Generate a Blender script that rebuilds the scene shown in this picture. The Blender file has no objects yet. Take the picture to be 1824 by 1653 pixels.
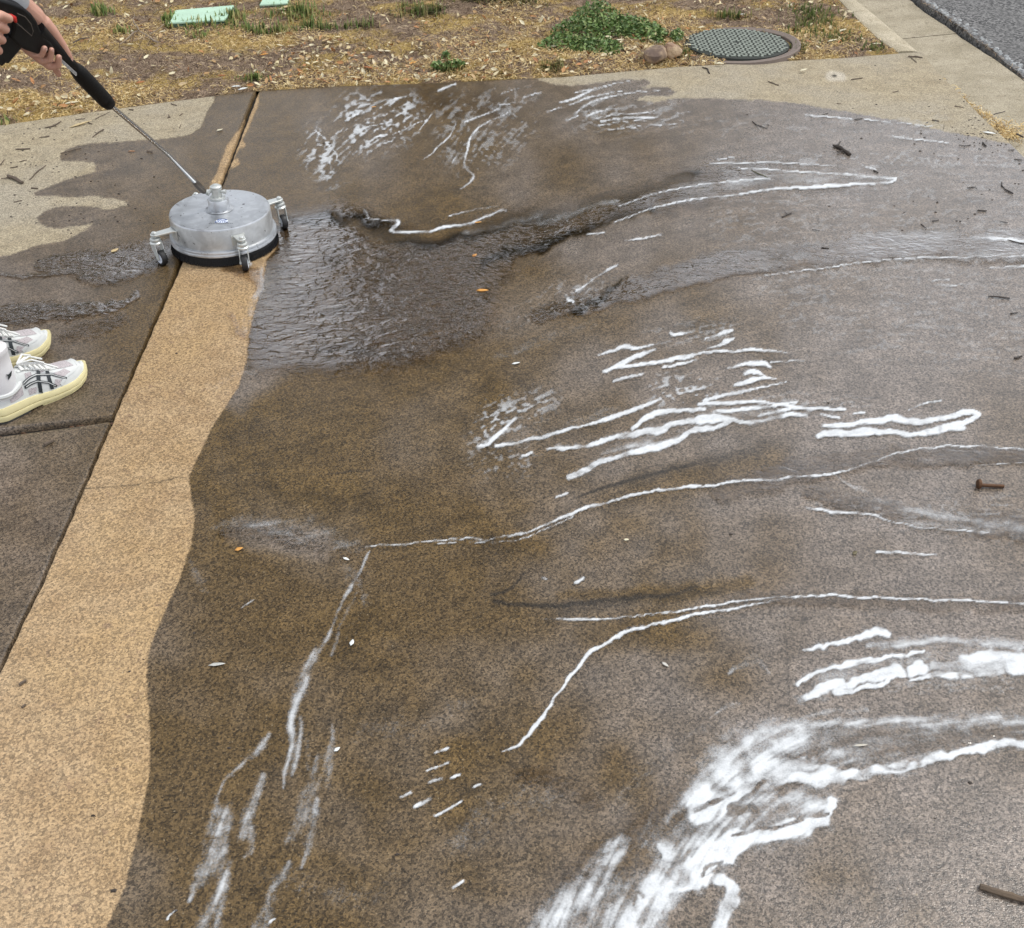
import bpy, math, random
import numpy as np
from mathutils import Vector, Matrix
random.seed(7); rng = np.random.default_rng(11)
SC = bpy.context.scene; COL = SC.collection
R = math.radians
# ------------------------------------------------------------------ camera
FPX, PITCH, CAMH = 1900.0, R(37.3), 1.6          # focal length in pixels of the 1824 px wide photograph
cam = bpy.data.cameras.new('camera'); camo = bpy.data.objects.new('camera', cam); COL.objects.link(camo)
camo.location = (0, 0, CAMH); camo.rotation_euler = (R(90) - PITCH, 0, 0)
cam.sensor_fit = 'HORIZONTAL'; cam.sensor_width = 36; cam.lens = FPX * 36 / 1824
cam.clip_start = .05; cam.clip_end = 2000; SC.camera = camo
# ------------------------------------------------------------------ world, sun, exposure
SUN_EL, SUN_AZ = R(60), R(72)                     # azimuth measured from +Y towards +X
w = bpy.data.worlds.new("World"); SC.world = w; w.use_nodes = True
nt = w.node_tree; bg = nt.nodes['Background']
sky = nt.nodes.new('ShaderNodeTexSky'); sky.sky_type = 'NISHITA'; sky.sun_disc = False
sky.sun_elevation = SUN_EL; sky.sun_rotation = SUN_AZ; sky.air_density = 1.2; sky.dust_density = 4.0; sky.ozone_density = 1.0
hs = nt.nodes.new('ShaderNodeHueSaturation'); hs.inputs['Saturation'].default_value = .30
nt.links.new(sky.outputs[0], hs.inputs['Color'])
wc = nt.nodes.new('ShaderNodeTexCoord'); cn = nt.nodes.new('ShaderNodeTexNoise'); cn.inputs['Scale'].default_value = 2.6; cn.inputs['Detail'].default_value = 5; nt.links.new(wc.outputs['Generated'], cn.inputs['Vector'])
cr = nt.nodes.new('ShaderNodeMapRange'); cr.inputs[1].default_value = .3; cr.inputs[2].default_value = .7; cr.inputs[3].default_value = .55; cr.inputs[4].default_value = .92; nt.links.new(cn.outputs[0], cr.inputs[0])
cm_ = nt.nodes.new('ShaderNodeMix'); cm_.data_type = 'RGBA'; cm_.inputs[7].default_value = (7.6, 7.9, 8.5, 1)     # bright thin overcast over the blue
nt.links.new(cr.outputs[0], cm_.inputs[0]); nt.links.new(hs.outputs[0], cm_.inputs[6]); nt.links.new(cm_.outputs[2], bg.inputs[0]); bg.inputs[1].default_value = .15
sun = bpy.data.lights.new('sun', 'SUN'); sun.energy = 1.4; sun.angle = R(12); sun.color = (1, .95, .86)
suno = bpy.data.objects.new('sun', sun); COL.objects.link(suno)
sd = Vector((math.sin(SUN_AZ) * math.cos(SUN_EL), math.cos(SUN_AZ) * math.cos(SUN_EL), math.sin(SUN_EL)))
suno.rotation_euler = sd.to_track_quat('Z', 'Y').to_euler(); suno.location = sd * 20
vs = SC.view_settings; vs.view_transform = 'Standard'; vs.look = 'None'; vs.gamma = 1; vs.use_curve_mapping = False
vs.exposure = 0.22
SC.cycles.transparent_max_bounces = 16; SC.cycles.max_bounces = 6
# ------------------------------------------------------------------ photo pixel -> ground (measuring only)
cF = np.array([0, math.cos(PITCH), -math.sin(PITCH)]); cU = np.array([0, math.sin(PITCH), math.cos(PITCH)]); cR = np.array([1., 0, 0])
C0 = np.array([0, 0, CAMH])
def ray(px, py): return cF + cR * ((px - 912) / FPX) + cU * ((826.5 - py) / FPX)
def G(px, py, z=0.):
    d = ray(px, py); return C0 + d * ((z - CAMH) / d[2])
def atY(px, py, y):
    d = ray(px, py); return C0 + d * (y / d[1])
def proj(x, y, z=0.):
    dz = z - CAMH; dep = y * math.cos(PITCH) - dz * math.sin(PITCH)
    return 912 + FPX * x / dep, 826.5 - FPX * (y * math.sin(PITCH) + dz * math.cos(PITCH)) / dep
def ypx(py): return G(912, py)[1]
# ------------------------------------------------------------------ mesh helpers
class MB:
    def __init__(s): s.V = []; s.F = []
    def add(s, V, Fc):
        o = len(s.V); s.V += [tuple(v) for v in V]; s.F += [tuple(i + o for i in f) for f in Fc]; return s
    def tube(s, pts, rad, n=8, cap=True):
        pts = [Vector(p) for p in pts]
        if not hasattr(rad, '__len__'): rad = [rad] * len(pts)
        V = []; Fc = []; up = None
        for i, p in enumerate(pts):
            t = (pts[min(i + 1, len(pts) - 1)] - pts[max(i - 1, 0)]).normalized()
            if up is None: up = t.orthogonal().normalized()
            a = (up - t * up.dot(t)).normalized(); up = a; b = t.cross(a)
            for k in range(n):
                an = 2 * math.pi * k / n; V.append(p + (a * math.cos(an) + b * math.sin(an)) * rad[i])
        for i in range(len(pts) - 1):
            for k in range(n):
                Fc.append((i * n + k, i * n + (k + 1) % n, (i + 1) * n + (k + 1) % n, (i + 1) * n + k))
        if cap:
            Fc.append(tuple(range(n))[::-1]); Fc.append(tuple(range((len(pts) - 1) * n, len(pts) * n)))
        return s.add(V, Fc)
    def lathe(s, prof, n=48, c=(0, 0, 0), M=None):
        V = []; Fc = []
        for r_, z in prof:
            for k in range(n):
                a = 2 * math.pi * k / n; v = Vector((r_ * math.cos(a), r_ * math.sin(a), z))
                V.append((M @ v if M else v) + Vector(c))
        for i in range(len(prof) - 1):
            for k in range(n):
                Fc.append((i * n + k, i * n + (k + 1) % n, (i + 1) * n + (k + 1) % n, (i + 1) * n + k))
        Fc.append(tuple(range(n))[::-1]); Fc.append(tuple(range((len(prof) - 1) * n, len(prof) * n)))
        return s.add(V, Fc)
    def box(s, c, sz, M=None):
        V = []
        for x in (-.5, .5):
            for y in (-.5, .5):
                for z in (-.5, .5):
                    v = Vector((x * sz[0], y * sz[1], z * sz[2])); V.append((M @ v if M else v) + Vector(c))
        return s.add(V, [(0, 1, 3, 2), (4, 6, 7, 5), (0, 4, 5, 1), (2, 3, 7, 6), (0, 2, 6, 4), (1, 5, 7, 3)])
    def sphere(s, c, r_, n=12, m=8, M=None):
        V = []; Fc = []
        rr = r_ if hasattr(r_, '__len__') else (r_, r_, r_)
        for i in range(1, m):
            th = math.pi * i / m
            for k in range(n):
                a = 2 * math.pi * k / n
                v = Vector((rr[0] * math.sin(th) * math.cos(a), rr[1] * math.sin(th) * math.sin(a), rr[2] * math.cos(th)))
                V.append((M @ v if M else v) + Vector(c))
        for i in range(m - 2):
            for k in range(n): Fc.append((i * n + k, (i + 1) * n + k, (i + 1) * n + (k + 1) % n, i * n + (k + 1) % n))
        t = Vector((0, 0, rr[2])); b = -t
        V += [(M @ t if M else t) + Vector(c), (M @ b if M else b) + Vector(c)]; T = len(V) - 2
        for k in range(n):
            Fc.append((T, k, (k + 1) % n)); Fc.append((T + 1, (m - 2) * n + (k + 1) % n, (m - 2) * n + k))
        return s.add(V, Fc)
    def prism(s, poly, ext):        # 3-D polygon extruded by vector ext
        n = len(poly); e = Vector(ext); V = [Vector(p) for p in poly] + [Vector(p) + e for p in poly]
        return s.add(V, [tuple(range(n)), tuple(range(n, 2 * n))[::-1]] + [(i, i + n, (i + 1) % n + n, (i + 1) % n) for i in range(n)])
    def build(s, name, m, parent=None, smooth=True, bevel=0, loc=None):
        me = bpy.data.meshes.new(name); me.from_pydata(s.V, [], s.F); me.update()
        import bmesh
        b = bmesh.new(); b.from_mesh(me); bmesh.ops.recalc_face_normals(b, faces=b.faces); b.to_mesh(me); b.free()
        o = bpy.data.objects.new(name, me); COL.objects.link(o); me.materials.append(m)
        if smooth:
            me.polygons.foreach_set('use_smooth', [True] * len(me.polygons)); me.set_sharp_from_angle(angle=R(40))
        if bevel:
            bv = o.modifiers.new('bevel', 'BEVEL'); bv.width = bevel; bv.segments = 2; bv.limit_method = 'ANGLE'; bv.harden_normals = False
        if parent: o.parent = parent
        return o
def np_mesh(name, V, Fc, m, attrs=None, smooth=True, parent=None):
    V = np.asarray(V, np.float32); Fc = np.asarray(Fc, np.int32); k = Fc.shape[1]
    me = bpy.data.meshes.new(name); me.vertices.add(len(V)); me.vertices.foreach_set('co', V.ravel())
    me.loops.add(Fc.size); me.loops.foreach_set('vertex_index', Fc.ravel())
    me.polygons.add(len(Fc)); me.polygons.foreach_set('loop_start', np.arange(0, Fc.size, k, dtype=np.int32))
    me.polygons.foreach_set('use_smooth', np.full(len(Fc), smooth))
    me.update(calc_edges=True); me.validate()
    for n_, a in (attrs or {}).items():
        at = me.attributes.new(n_, 'FLOAT', 'POINT'); at.data.foreach_set('value', np.asarray(a, np.float32).ravel())
    me.materials.append(m); o = bpy.data.objects.new(name, me); COL.objects.link(o)
    if parent: o.parent = parent
    return o
def tag(o, label=None, cat=None, group=None, kind=None):
    if label: o['label'] = label
    if cat: o['category'] = cat
    if group: o['group'] = group
    if kind: o['kind'] = kind
    return o
def empty(name, loc=(0, 0, 0)):
    o = bpy.data.objects.new(name, None); COL.objects.link(o); o.location = loc; o.empty_display_size = .05; return o
def scatter(name, TV, TF, pos, rot, scl, m, extra=None, parent=None):   # template instanced into one mesh; rot = (n,3,3)
    TV = np.asarray(TV, float); n = len(pos)
    V = np.einsum('nij,kj->nki', rot, TV) * np.asarray(scl).reshape(n, 1, -1) + np.asarray(pos)[:, None, :]
    Fc = (np.asarray(TF)[None] + (np.arange(n) * len(TV))[:, None, None]).reshape(-1, len(TF[0]))
    at = {'rnd': np.repeat(rng.random(n), len(TV))}
    for k, a in (extra or {}).items(): at[k] = np.repeat(a, len(TV))
    return np_mesh(name, V.reshape(-1, 3), Fc, m, at, smooth=False, parent=parent)
def rots(n, tilt=.3, yaw=None):
    a = rng.random(n) * 2 * np.pi if yaw is None else yaw
    ca, sa = np.cos(a), np.sin(a); Z = np.zeros((n, 3, 3)); Z[:, 0, 0] = ca; Z[:, 0, 1] = -sa; Z[:, 1, 0] = sa; Z[:, 1, 1] = ca; Z[:, 2, 2] = 1
    def ax(i, j):
        t = rng.normal(0, tilt, n); M = np.zeros((n, 3, 3)); M[:, range(3), range(3)] = 1
        M[:, i, i] = np.cos(t); M[:, j, j] = np.cos(t); M[:, i, j] = -np.sin(t); M[:, j, i] = np.sin(t); return M
    return Z @ ax(1, 2) @ ax(0, 2)
# ------------------------------------------------------------------ materials
class NT:
    def __init__(s, name):
        s.m = bpy.data.materials.new(name); s.m.use_nodes = True; s.t = s.m.node_tree
        s.b = s.t.nodes['Principled BSDF']; s.out = s.t.nodes['Material Output']; s.co = s.t.nodes.new('ShaderNodeTexCoord')
    def put(s, sock, v):
        if hasattr(v, 'is_output'): s.t.links.new(v, sock)
        else:
            if isinstance(v, tuple) and len(v) == 3 and sock.type == 'RGBA': v = v + (1,)
            sock.default_value = v
    def n(s, ty, _o=0, **k):
        nd = s.t.nodes.new('ShaderNode' + ty)
        for a, v in k.items():
            if a.startswith('i_'):
                key = a[2:]; s.put(nd.inputs[int(key) if key.isdigit() else key.replace('_', ' ')], v)
            else: setattr(nd, a, v)
        return nd.outputs[_o]
    def noise(s, scale, det=3., rough=.5, vec=None, dist=0.):
        return s.n('TexNoise', i_Scale=scale, i_Detail=det, i_Roughness=rough, i_Vector=vec if vec is not None else s.co.outputs['Object'], i_Distortion=dist)
    def attr(s, name): return s.n('Attribute', 2, attribute_name=name)
    def math(s, op, a, b=0., clamp=False): return s.n('Math', operation=op, i_0=a, i_1=b, use_clamp=clamp)
    def mix(s, f, a, b, mode='MIX'):
        nd = s.t.nodes.new('ShaderNodeMix'); nd.data_type = 'RGBA'; nd.blend_type = mode
        s.put(nd.inputs[0], f); s.put(nd.inputs[6], a); s.put(nd.inputs[7], b); return nd.outputs[2]
    def ss(s, v, a, b, c=0., d=1.):
        return s.n('MapRange', interpolation_type='SMOOTHSTEP', i_0=v, i_1=a, i_2=b, i_3=c, i_4=d)
    def ramp(s, v, stops):
        nd = s.t.nodes.new('ShaderNodeValToRGB'); s.put(nd.inputs[0], v); e = nd.color_ramp.elements
        while len(e) < len(stops): e.new(.5)
        for i, (p, c) in enumerate(stops): e[i].position = p; e[i].color = tuple(c) + (1,)
        return nd.outputs[0]
    def bump(s, h, st, dist): return s.n('Bump', i_Height=h, i_Strength=st, i_Distance=dist)
    def set(s, **k):
        for a, v in k.items(): s.put(s.b.inputs[a.replace('_', ' ')], v)
        return s
def simple(name, col, rough=.6, metal=0., var=.15, scale=40., bump=0., spec=.5, coat=0.):
    t = NT(name); nz = t.noise(scale, 4)
    lo = tuple(c * (1 - var) for c in col); hi = tuple(min(1, c * (1 + var)) for c in col)
    t.set(Base_Color=t.mix(nz, lo, hi), Roughness=t.ss(nz, .2, .8, rough * .85, min(1, rough * 1.15)), Metallic=metal, Specular_IOR_Level=spec, Coat_Weight=coat)
    if bump: t.set(Normal=t.bump(t.noise(scale * 4, 3), bump, .002))
    return t.m
# ------------------------------------------------------------------ where foam, water and dry patches lie on the concrete (2-px cells of the survey grid)
GX0, GY0, GW, GH, GS = -500., 40., 1380, 940, 2.0
gx, gy = np.meshgrid(GX0 + np.arange(GW) * GS, GY0 + np.arange(GH) * GS)
def vnoise(cell, aspect=1., seed=0):
    r_ = np.random.default_rng(seed); cw = max(2, int(GW * GS / cell / aspect) + 3); ch = max(2, int(GH * GS / cell) + 3)
    g = r_.random((ch, cw)); x = np.linspace(0, cw - 2.001, GW); y = np.linspace(0, ch - 2.001, GH)
    xi = x.astype(int); yi = y.astype(int); fx = x - xi; fy = y - yi; fx = fx * fx * (3 - 2 * fx); fy = fy * fy * (3 - 2 * fy)
    a = g[:, xi] * (1 - fx) + g[:, xi + 1] * fx
    return a[yi] * (1 - fy)[:, None] + a[yi + 1] * fy[:, None]
def fbm(cell, octv=3, aspect=1., seed=0):
    o = 0; am = 1; tot = 0
    for k in range(octv): o = o + am * vnoise(cell / 2 ** k, aspect, seed + k * 17); tot += am; am *= .55
    return o / tot
def sstep(a, b, v):
    t = np.clip((v - a) / (b - a), 0, 1); return t * t * (3 - 2 * t)
# flow directions read off the streaks (x, y, degrees)
FLOW = np.array([(700, 180, 27), (1100, 200, 13), (1500, 200, -4), (1800, 320, -2), (840, 240, 55), (830, 310, 80), (700, 400, 0), (900, 392, 14),
 (1150, 350, 12), (1500, 320, 2), (1010, 520, 38), (1300, 490, 8), (1750, 430, -3), (930, 760, 28), (1200, 660, 15), (1500, 640, 3), (1750, 700, 1),
 (1120, 800, 22), (1350, 740, 6), (1560, 760, 3), (1500, 840, 8), (1700, 920, -8), (1300, 1080, 8), (1700, 1070, 0), (1000, 1220, 52), (560, 1150, 65),
 (540, 1320, 84), (430, 1450, 74), (360, 1600, 70), (500, 1550, 66), (780, 965, 3), (1550, 1170, 12), (1750, 1180, 5), (1300, 1400, 44), (1450, 1360, 24),
 (1650, 1350, 12), (1650, 1290, 0), (1100, 1540, 60), (1060, 1640, 72), (1180, 1600, 62), (1290, 1620, 80), (770, 1390, 28), (560, 540, 8), (700, 620, 2),
 (150, 480, 10), (80, 560, 6), (600, 280, 50), (500, 960, 5)], float)
wx = np.zeros_like(gx); wy = np.zeros_like(gx)
for x, y, a in FLOW:
    k = 1 / (((gx - x) ** 2 + (gy - y) ** 2) ** 1.25 + 3e4); wx += k * math.cos(R(a)); wy -= k * math.sin(R(a))
ln = np.hypot(wx, wy); wx /= ln; wy /= ln
def lic(L, seed, grain=1):
    r_ = np.random.default_rng(seed); n0 = r_.random((GH, GW))
    if grain > 1: n0 = vnoise(grain * GS, 1, seed)
    acc = n0.copy(); ii, jj = np.mgrid[0:GH, 0:GW].astype(float)
    for sg in (1, -1):
        x = jj.copy(); y = ii.copy()
        for k in range(L):
            xi = np.clip(x, 0, GW - 1).astype(np.int32); yi = np.clip(y, 0, GH - 1).astype(np.int32)
            x += sg * wx[yi, xi]; y += sg * wy[yi, xi]
            acc += n0[np.clip(y + .5, 0, GH - 1).astype(np.int32), np.clip(x + .5, 0, GW - 1).astype(np.int32)]
    acc -= acc.mean(); return np.clip(.5 + acc / acc.std() * .2, 0, 1)
licL = lic(22, 3, 2); licS = lic(7, 5, 2); licM = lic(16, 9, 5)
warpx = (fbm(26, 3, 1, 31) - .5); warpy = (fbm(26, 3, 1, 57) - .5); warp2x = fbm(90, 2, 1, 71) - .5; warp2y = fbm(90, 2, 1, 87) - .5
widn = .5 * fbm(46, 3, 1.3, 141) + .5 * fbm(14, 2, 1.5, 149)
def seg_dist(px, py, pts):
    best = np.full(px.shape, 9.)
    for (x0, y0, w0), (x1, y1, w1) in zip(pts[:-1], pts[1:]):
        dx, dy = x1 - x0, y1 - y0; L2 = dx * dx + dy * dy + 1e-9
        t = np.clip(((px - x0) * dx + (py - y0) * dy) / L2, 0, 1)
        d = np.hypot(px - x0 - t * dx, py - y0 - t * dy) / np.maximum(1.0, w0 + (w1 - w0) * t); best = np.minimum(best, d)
    return best
def smooth_pts(pts, n=4):
    P = np.array([p for p in pts], float)
    if len(P) < 3: return [tuple(p) for p in P]
    o = []
    for i in range(len(P) - 1):
        p0 = P[max(i - 1, 0)]; p1 = P[i]; p2 = P[i + 1]; p3 = P[min(i + 2, len(P) - 1)]
        for k in range(n):
            t = k / n; o.append(.5 * (2 * p1 + (p2 - p0) * t + (2 * p0 - 5 * p1 + 4 * p2 - p3) * t * t + (3 * p1 - p0 - 3 * p2 + p3) * t ** 3))
    o.append(P[-1]); return [tuple((q[0], q[1], max(.5, q[2]))) for q in o]
WSC = 1.0
def stroke(Fd, pts, inten=1., rag=1., soft=.55, sub=False, sm=True):
    if Fd is FH and not sub: pts = [(p[0], p[1], p[2] * 1.3) for p in pts]; soft = -.05
    if Fd is FS and not sub: pts = [(p[0], p[1], p[2] * WSC) for p in pts]; soft = -.1 if max(p[2] for p in pts) > 9 else min(soft, .35) if max(p[2] for p in pts) > 3.2 else soft
    if sm: pts = smooth_pts(pts)
    mw = max(p[2] for p in pts) * 1.5 + 14
    x0 = min(p[0] for p in pts) - mw; x1 = max(p[0] for p in pts) + mw; y0 = min(p[1] for p in pts) - mw; y1 = max(p[1] for p in pts) + mw
    a = slice(max(0, int((y0 - GY0) / GS)), min(GH, int((y1 - GY0) / GS) + 1)); b = slice(max(0, int((x0 - GX0) / GS)), min(GW, int((x1 - GX0) / GS) + 1))
    amp = rag * min(18., 3 + max(p[2] for p in pts) * 1.6)
    d = seg_dist(gx[a, b] + warpx[a, b] * amp, gy[a, b] + warpy[a, b] * amp, pts)
    if Fd is FS and not sub: d = d / (.50 + .95 * widn[a, b])
    v = inten * (1 - sstep(soft, 1.25, d))
    if sub: Fd[a, b] *= 1 - v
    elif Fd is FS:
        Fd[a, b] = np.maximum(Fd[a, b], v); d2 = seg_dist(gx[a, b] + warpx[a, b] * amp * 1.6, gy[a, b] + warpy[a, b] * amp * 1.6, [(p[0], p[1], p[2] * 1.35 + 3) for p in pts])
        FH[a, b] = np.maximum(FH[a, b], (.2 if WSC < .5 else .40) * inten * min(1., .35 + max(p[2] for p in pts) / 14) * (1 - sstep(.2, 1.25, d2)))
    else: Fd[a, b] = np.maximum(Fd[a, b], v)
def poly_mask(pts, amp=3., blur=0.):
    P = np.array(pts, float); X = gx + warpx * amp; Yy = gy + warpy * amp; ins = np.zeros(gx.shape, bool)
    j = len(P) - 1
    for i in range(len(P)):
        xi, yi = P[i]; xj, yj = P[j]
        if yi != yj:
            c = ((yi > Yy) != (yj > Yy)) & (X < (xj - xi) * (Yy - yi) / (yj - yi) + xi); ins ^= c
        j = i
    m = ins.astype(float)
    return box_blur(m, blur) if blur else m
def box_blur(m, r_):
    r_ = int(r_)
    for ax in (0, 1):
        for _ in range(2):
            c = np.cumsum(np.pad(m, [(r_ + 1, r_) if k == ax else (0, 0) for k in (0, 1)], mode='edge'), axis=ax)
            n_ = m.shape[ax]; m = (np.take(c, np.arange(2 * r_ + 1, n_ + 2 * r_ + 1), ax) - np.take(c, np.arange(0, n_), ax)) / (2 * r_ + 1)
    return m
def P(*a): return [(a[i], a[i + 1], a[i + 2]) for i in range(0, len(a), 3)]
FS = np.zeros_like(gx); FH = np.zeros_like(gx)           # dense foam, thin milky foam with painted sheen patches
# ---- foam at the far left of the slab
WSC = .46
for q in [P(644,205,4,658,193,5,677,183,6,700,177,4,723,172,3), P(639,186,4,660,176,2), P(782,162,6,795,156,6,812,151,4), P(828,218,4,845,213,5,865,205,4,884,196,3,898,193,1),
          P(888,188,3,909,185,4), P(909,200,2,888,210,2,867,221,3,846,235,5,836,250,7,833,270,6,828,288,6,833,302,8,842,316,6,832,330,4,818,338,2), P(812,221,1,802,240,3,789,256,5,772,272,3,754,286,1.5),
          P(768,207,2,757,221,3,746,236,1), P(812,280,3,806,292,2), P(812,312,3,818,318,3), P(620,212,3,640,205,4), P(650,215,3,690,205,2), P(655,228,3,700,216,2), P(668,245,4,690,240,5),
          P(684,256,3,700,252,4), P(598,240,3,612,230,2), P(700,240,2,760,215,1.5), P(560,232,2,580,250,3), P(580,255,3,600,276,4,596,290,2), P(588,290,3,590,302,2),
          P(1123,146,1.5,1091,151,3,1056,160,4,1025,165,2), P(996,184,4,1021,176,5,1056,163,5,1091,153,2), P(1014,186,3,1049,176,4,1084,167,3,1109,163,1),
          P(1193,163,1,1147,163,2,1091,172,4,1053,184,5,1025,202,4), P(1044,209,3,1067,199,5,1088,193,2), P(1063,212,2,1098,205,4,1154,202,3,1172,195,1), P(1070,218,5,1109,212,6,1161,212,6,1179,205,2),
          P(1065,225,2,1119,218,2,1196,214,1), P(1081,233,1,1126,228,2,1214,221,1), P(1010,216,3,1030,208,3), P(930,176,2,965,166,3), P(975,200,1,1000,192,2), P(893,168,2,925,158,1)]:
    stroke(FS, q, .86, .8, .3)
WSC = .55
# ---- foam line running out from the cleaner and the V of foam on the right
for q in [P(646,373,1.5,652,379,3,658,389,3,673,392,2,691,395,3,708,395,4,712,398,6,703,406,8,696,412,6,709,415,5,736,415,4,767,412,4,791,406,5,827,400,4,872,386,3,896,376,2),
          P(800,386,1,842,376,2,887,369,2), P(884,380,3,898,376,4,904,378,2), P(1315,301,1,1410,306,1.5,1481,310,2.5,1552,317,4,1595,319,4,1576,327,4,1528,330,4,1457,334,5,1434,336,5,1372,338,3,1315,348,3,1244,355,2,1192,364,2.5,1149,376,1.5,1093,398,1),
          P(1372,320,1.5,1315,323,1.5,1244,331,1.5,1168,346,1.2,1102,369,1), P(1263,293,1,1386,291,1.5,1505,298,1), P(1542,298,3,1560,303,3), P(1434,206,2,1519,213,2.5), P(1540,214,1,1660,226,1), P(1590,244,1.5,1690,256,1.5),
          P(1112,429,2,1145,426,3,1178,420,1), P(1045,418,2,1078,417,1), P(1727,424,1.5,1750,425,5,1775,427,7,1830,430,5), P(1363,492,1,1457,480,1.5,1552,467,1.8,1647,461,1.5,1840,456,1.2), P(1765,478,2,1840,474,3),
          P(1661,502,1.5,1690,499,2), P(1670,511,1,1718,508,1.5), P(1102,472,3,1085,480,4,1074,487,3,1055,499,3,1040,512,3,1026,520,3), P(1012,535,6,1022,540,5), P(1278,286,2,1310,281,1)]:
    stroke(FS, q, .95, .55)
stroke(FH, P(1230,342,8,1350,322,14,1480,318,12,1575,320,5), .5); stroke(FH, P(1100,360,6,1000,385,10,900,402,12,830,415,8), .42)
for q, i_ in [(P(390,940,14,470,938,22,560,950,24,640,980,16), .34), (P(600,1000,10,640,1040,14,650,1080,8), .26), (P(380,690,10,440,660,14,520,640,20,580,640,14), .22), (P(700,560,18,760,600,14), .20), (P(880,640,10,980,600,14,1060,570,10), .24), (P(340,1010,10,370,1050,10), .26), (P(640,1300,26,760,1290,26,860,1240,16), .17), (P(820,1500,40,900,1440,40,1000,1420,30), .22), (P(480,1560,24,640,1600,30,700,1560,20), .18), (P(1100,1440,20,1200,1330,24,1300,1290,14), .2)]: stroke(FH, q, i_, 1.6)  # soft sheen patches, the sky's reflection painted in as pale film
# ---- middle cluster
WSC = .76
for q in [P(1067,636,1,1090,627,4,1113,619,7,1136,621,4,1169,613,1), P(1194,593,2,1203,598,4,1235,593,2), P(1256,606,1.5,1284,596,4,1304,590,4), P(1259,624,1.5,1284,616,4,1294,608,7,1310,603,1),
          P(1078,662,5,1103,655,6,1152,649,4,1185,645,4,1212,637,5,1251,631,3,1300,627,3,1353,626,3,1406,630,1), P(1093,655,4,1120,641,7,1146,631,6,1169,624,2), P(1182,655,3,1215,649,4,1240,642,1), P(1205,640,6,1235,636,3), P(1092,682,3,1120,673,4,1146,667,2),
          P(1297,659,1.5,1327,652,4,1356,647,6,1373,655,3), P(1373,647,2,1432,643,1), P(1327,670,3,1347,664,7,1363,672,2), P(1310,688,3,1333,682,7,1353,675,5,1380,677,1), P(1253,715,4,1294,703,4,1327,698,4,1353,692,2,1399,683,1),
          P(850,797,3,866,794,6,876,784,5,896,767,5,916,747,2), P(883,795,5,922,789,5,955,782,5,988,774,6,1037,761,3,1087,746,5,1120,736,6,1152,724,5,1179,711,1),
          P(1011,853,7,1040,840,9,1070,825,9,1120,812,8,1169,797,9,1212,784,9,1231,768,9,1268,762,7,1300,753,4), P(968,802,2,1004,802,5,1044,795,6,1077,787,6,1120,777,11,1169,768,11,1202,758,11,1251,748,11,1300,747,8,1330,753,6,1383,745,5,1412,739,6,1440,742,2),
          P(1126,764,6,1152,747,8,1179,734,8,1212,731,6,1254,731,5), P(1245,721,5,1300,718,5,1340,716,3,1383,721,3,1416,718,3), P(1270,735,3,1329,730,5,1366,726,4,1400,722,3), P(1300,720,2,1343,717,3,1386,721,2,1418,718,3), P(1400,724,5,1444,730,4,1507,730,3), P(1350,742,3,1390,733,4,1420,728,2),
          P(1461,740,2,1495,746,2.5), P(1520,738,2,1540,737,3), P(1619,732,1,1650,720,2,1676,715,2), P(930,815,3,946,808,3)]:
    stroke(FS, q, .98, .7)
stroke(FH, P(1077,806,6,1130,797,8,1190,785,7,1230,765,4), .6)
stroke(FS, P(1138,785,2,1180,779,3,1218,769,4,1238,758,3), .75, .4, sub=True)
for q in [P(1458,778,6,1487,772,9,1515,774,8,1559,770,9,1616,774,8,1659,770,9,1690,763,10,1714,764,6), P(1467,762,3,1490,759,7,1515,759,6,1544,753,7,1587,748,9,1610,749,9,1645,753,8,1688,745,8,1725,737,7,1745,742,6,1714,754,7,1690,760,7)]:
    stroke(FS, q, .98, .7)
stroke(FS, P(1500,764,1.5,1560,761,2,1620,762,2.5,1680,754,2.5,1720,744,2), .55, .4, sub=True)
# ---- long thin lines
WSC = .66
for q, i_ in [(P(650,975,1.2,720,970,1.2,790,964,1.5,850,962,1.8,900,958,2.5,950,945,3,1000,924,3.5,1040,908,4.5,1090,893,3.6,1150,878,3.2,1250,867,3.2,1350,857,3.2,1420,852,3,1490,846,2.6,1540,830,2.4,1600,808,2.2,1650,798,2.2,1720,796,2.2,1840,803,2.2), .95),
          (P(780,969,1,850,968,1.5,905,966,1.5,960,949,1.5,1020,922,1.5), .7), (P(1430,905,1.5,1480,912,4,1520,915,4,1560,922,3,1600,935,2,1680,944,2,1760,950,2), .7), (P(1565,985,4,1590,985,4,1620,988,3,1668,992,3), .75),
          (P(990,1105,2,1060,1105,2.6,1150,1098,2.2,1240,1085,2.2,1320,1072,2.6,1400,1065,2.6,1480,1063,3.2,1600,1068,3,1840,1076,3), .95), (P(1390,1071,2,1300,1085,3,1230,1098,4,1170,1112,4,1110,1132,4,1060,1158,7,1030,1190,6,1000,1225,5,975,1265,6,950,1300,7,920,1330,5,897,1340,2), .85),
          (P(1500,826,1,1824,840,1), .3), (P(1700,832,1,1760,830,2,1824,826,2), .5)]:
    stroke(FS, q, i_ * .86, 1.1)
for q, i_ in [(P(1480,845,2,1540,878,5,1600,903,8,1640,912,10,1700,925,14,1840,950,20), .45), (P(1560,925,4,1700,940,9,1840,955,10), .4), (P(960,1103,1,990,1105,2), .5), (P(1600,1140,4,1840,1180,6), .3), (P(1250,1102,2,1840,1090,3), .22)]:
    stroke(FH, q, i_, .6)
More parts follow.
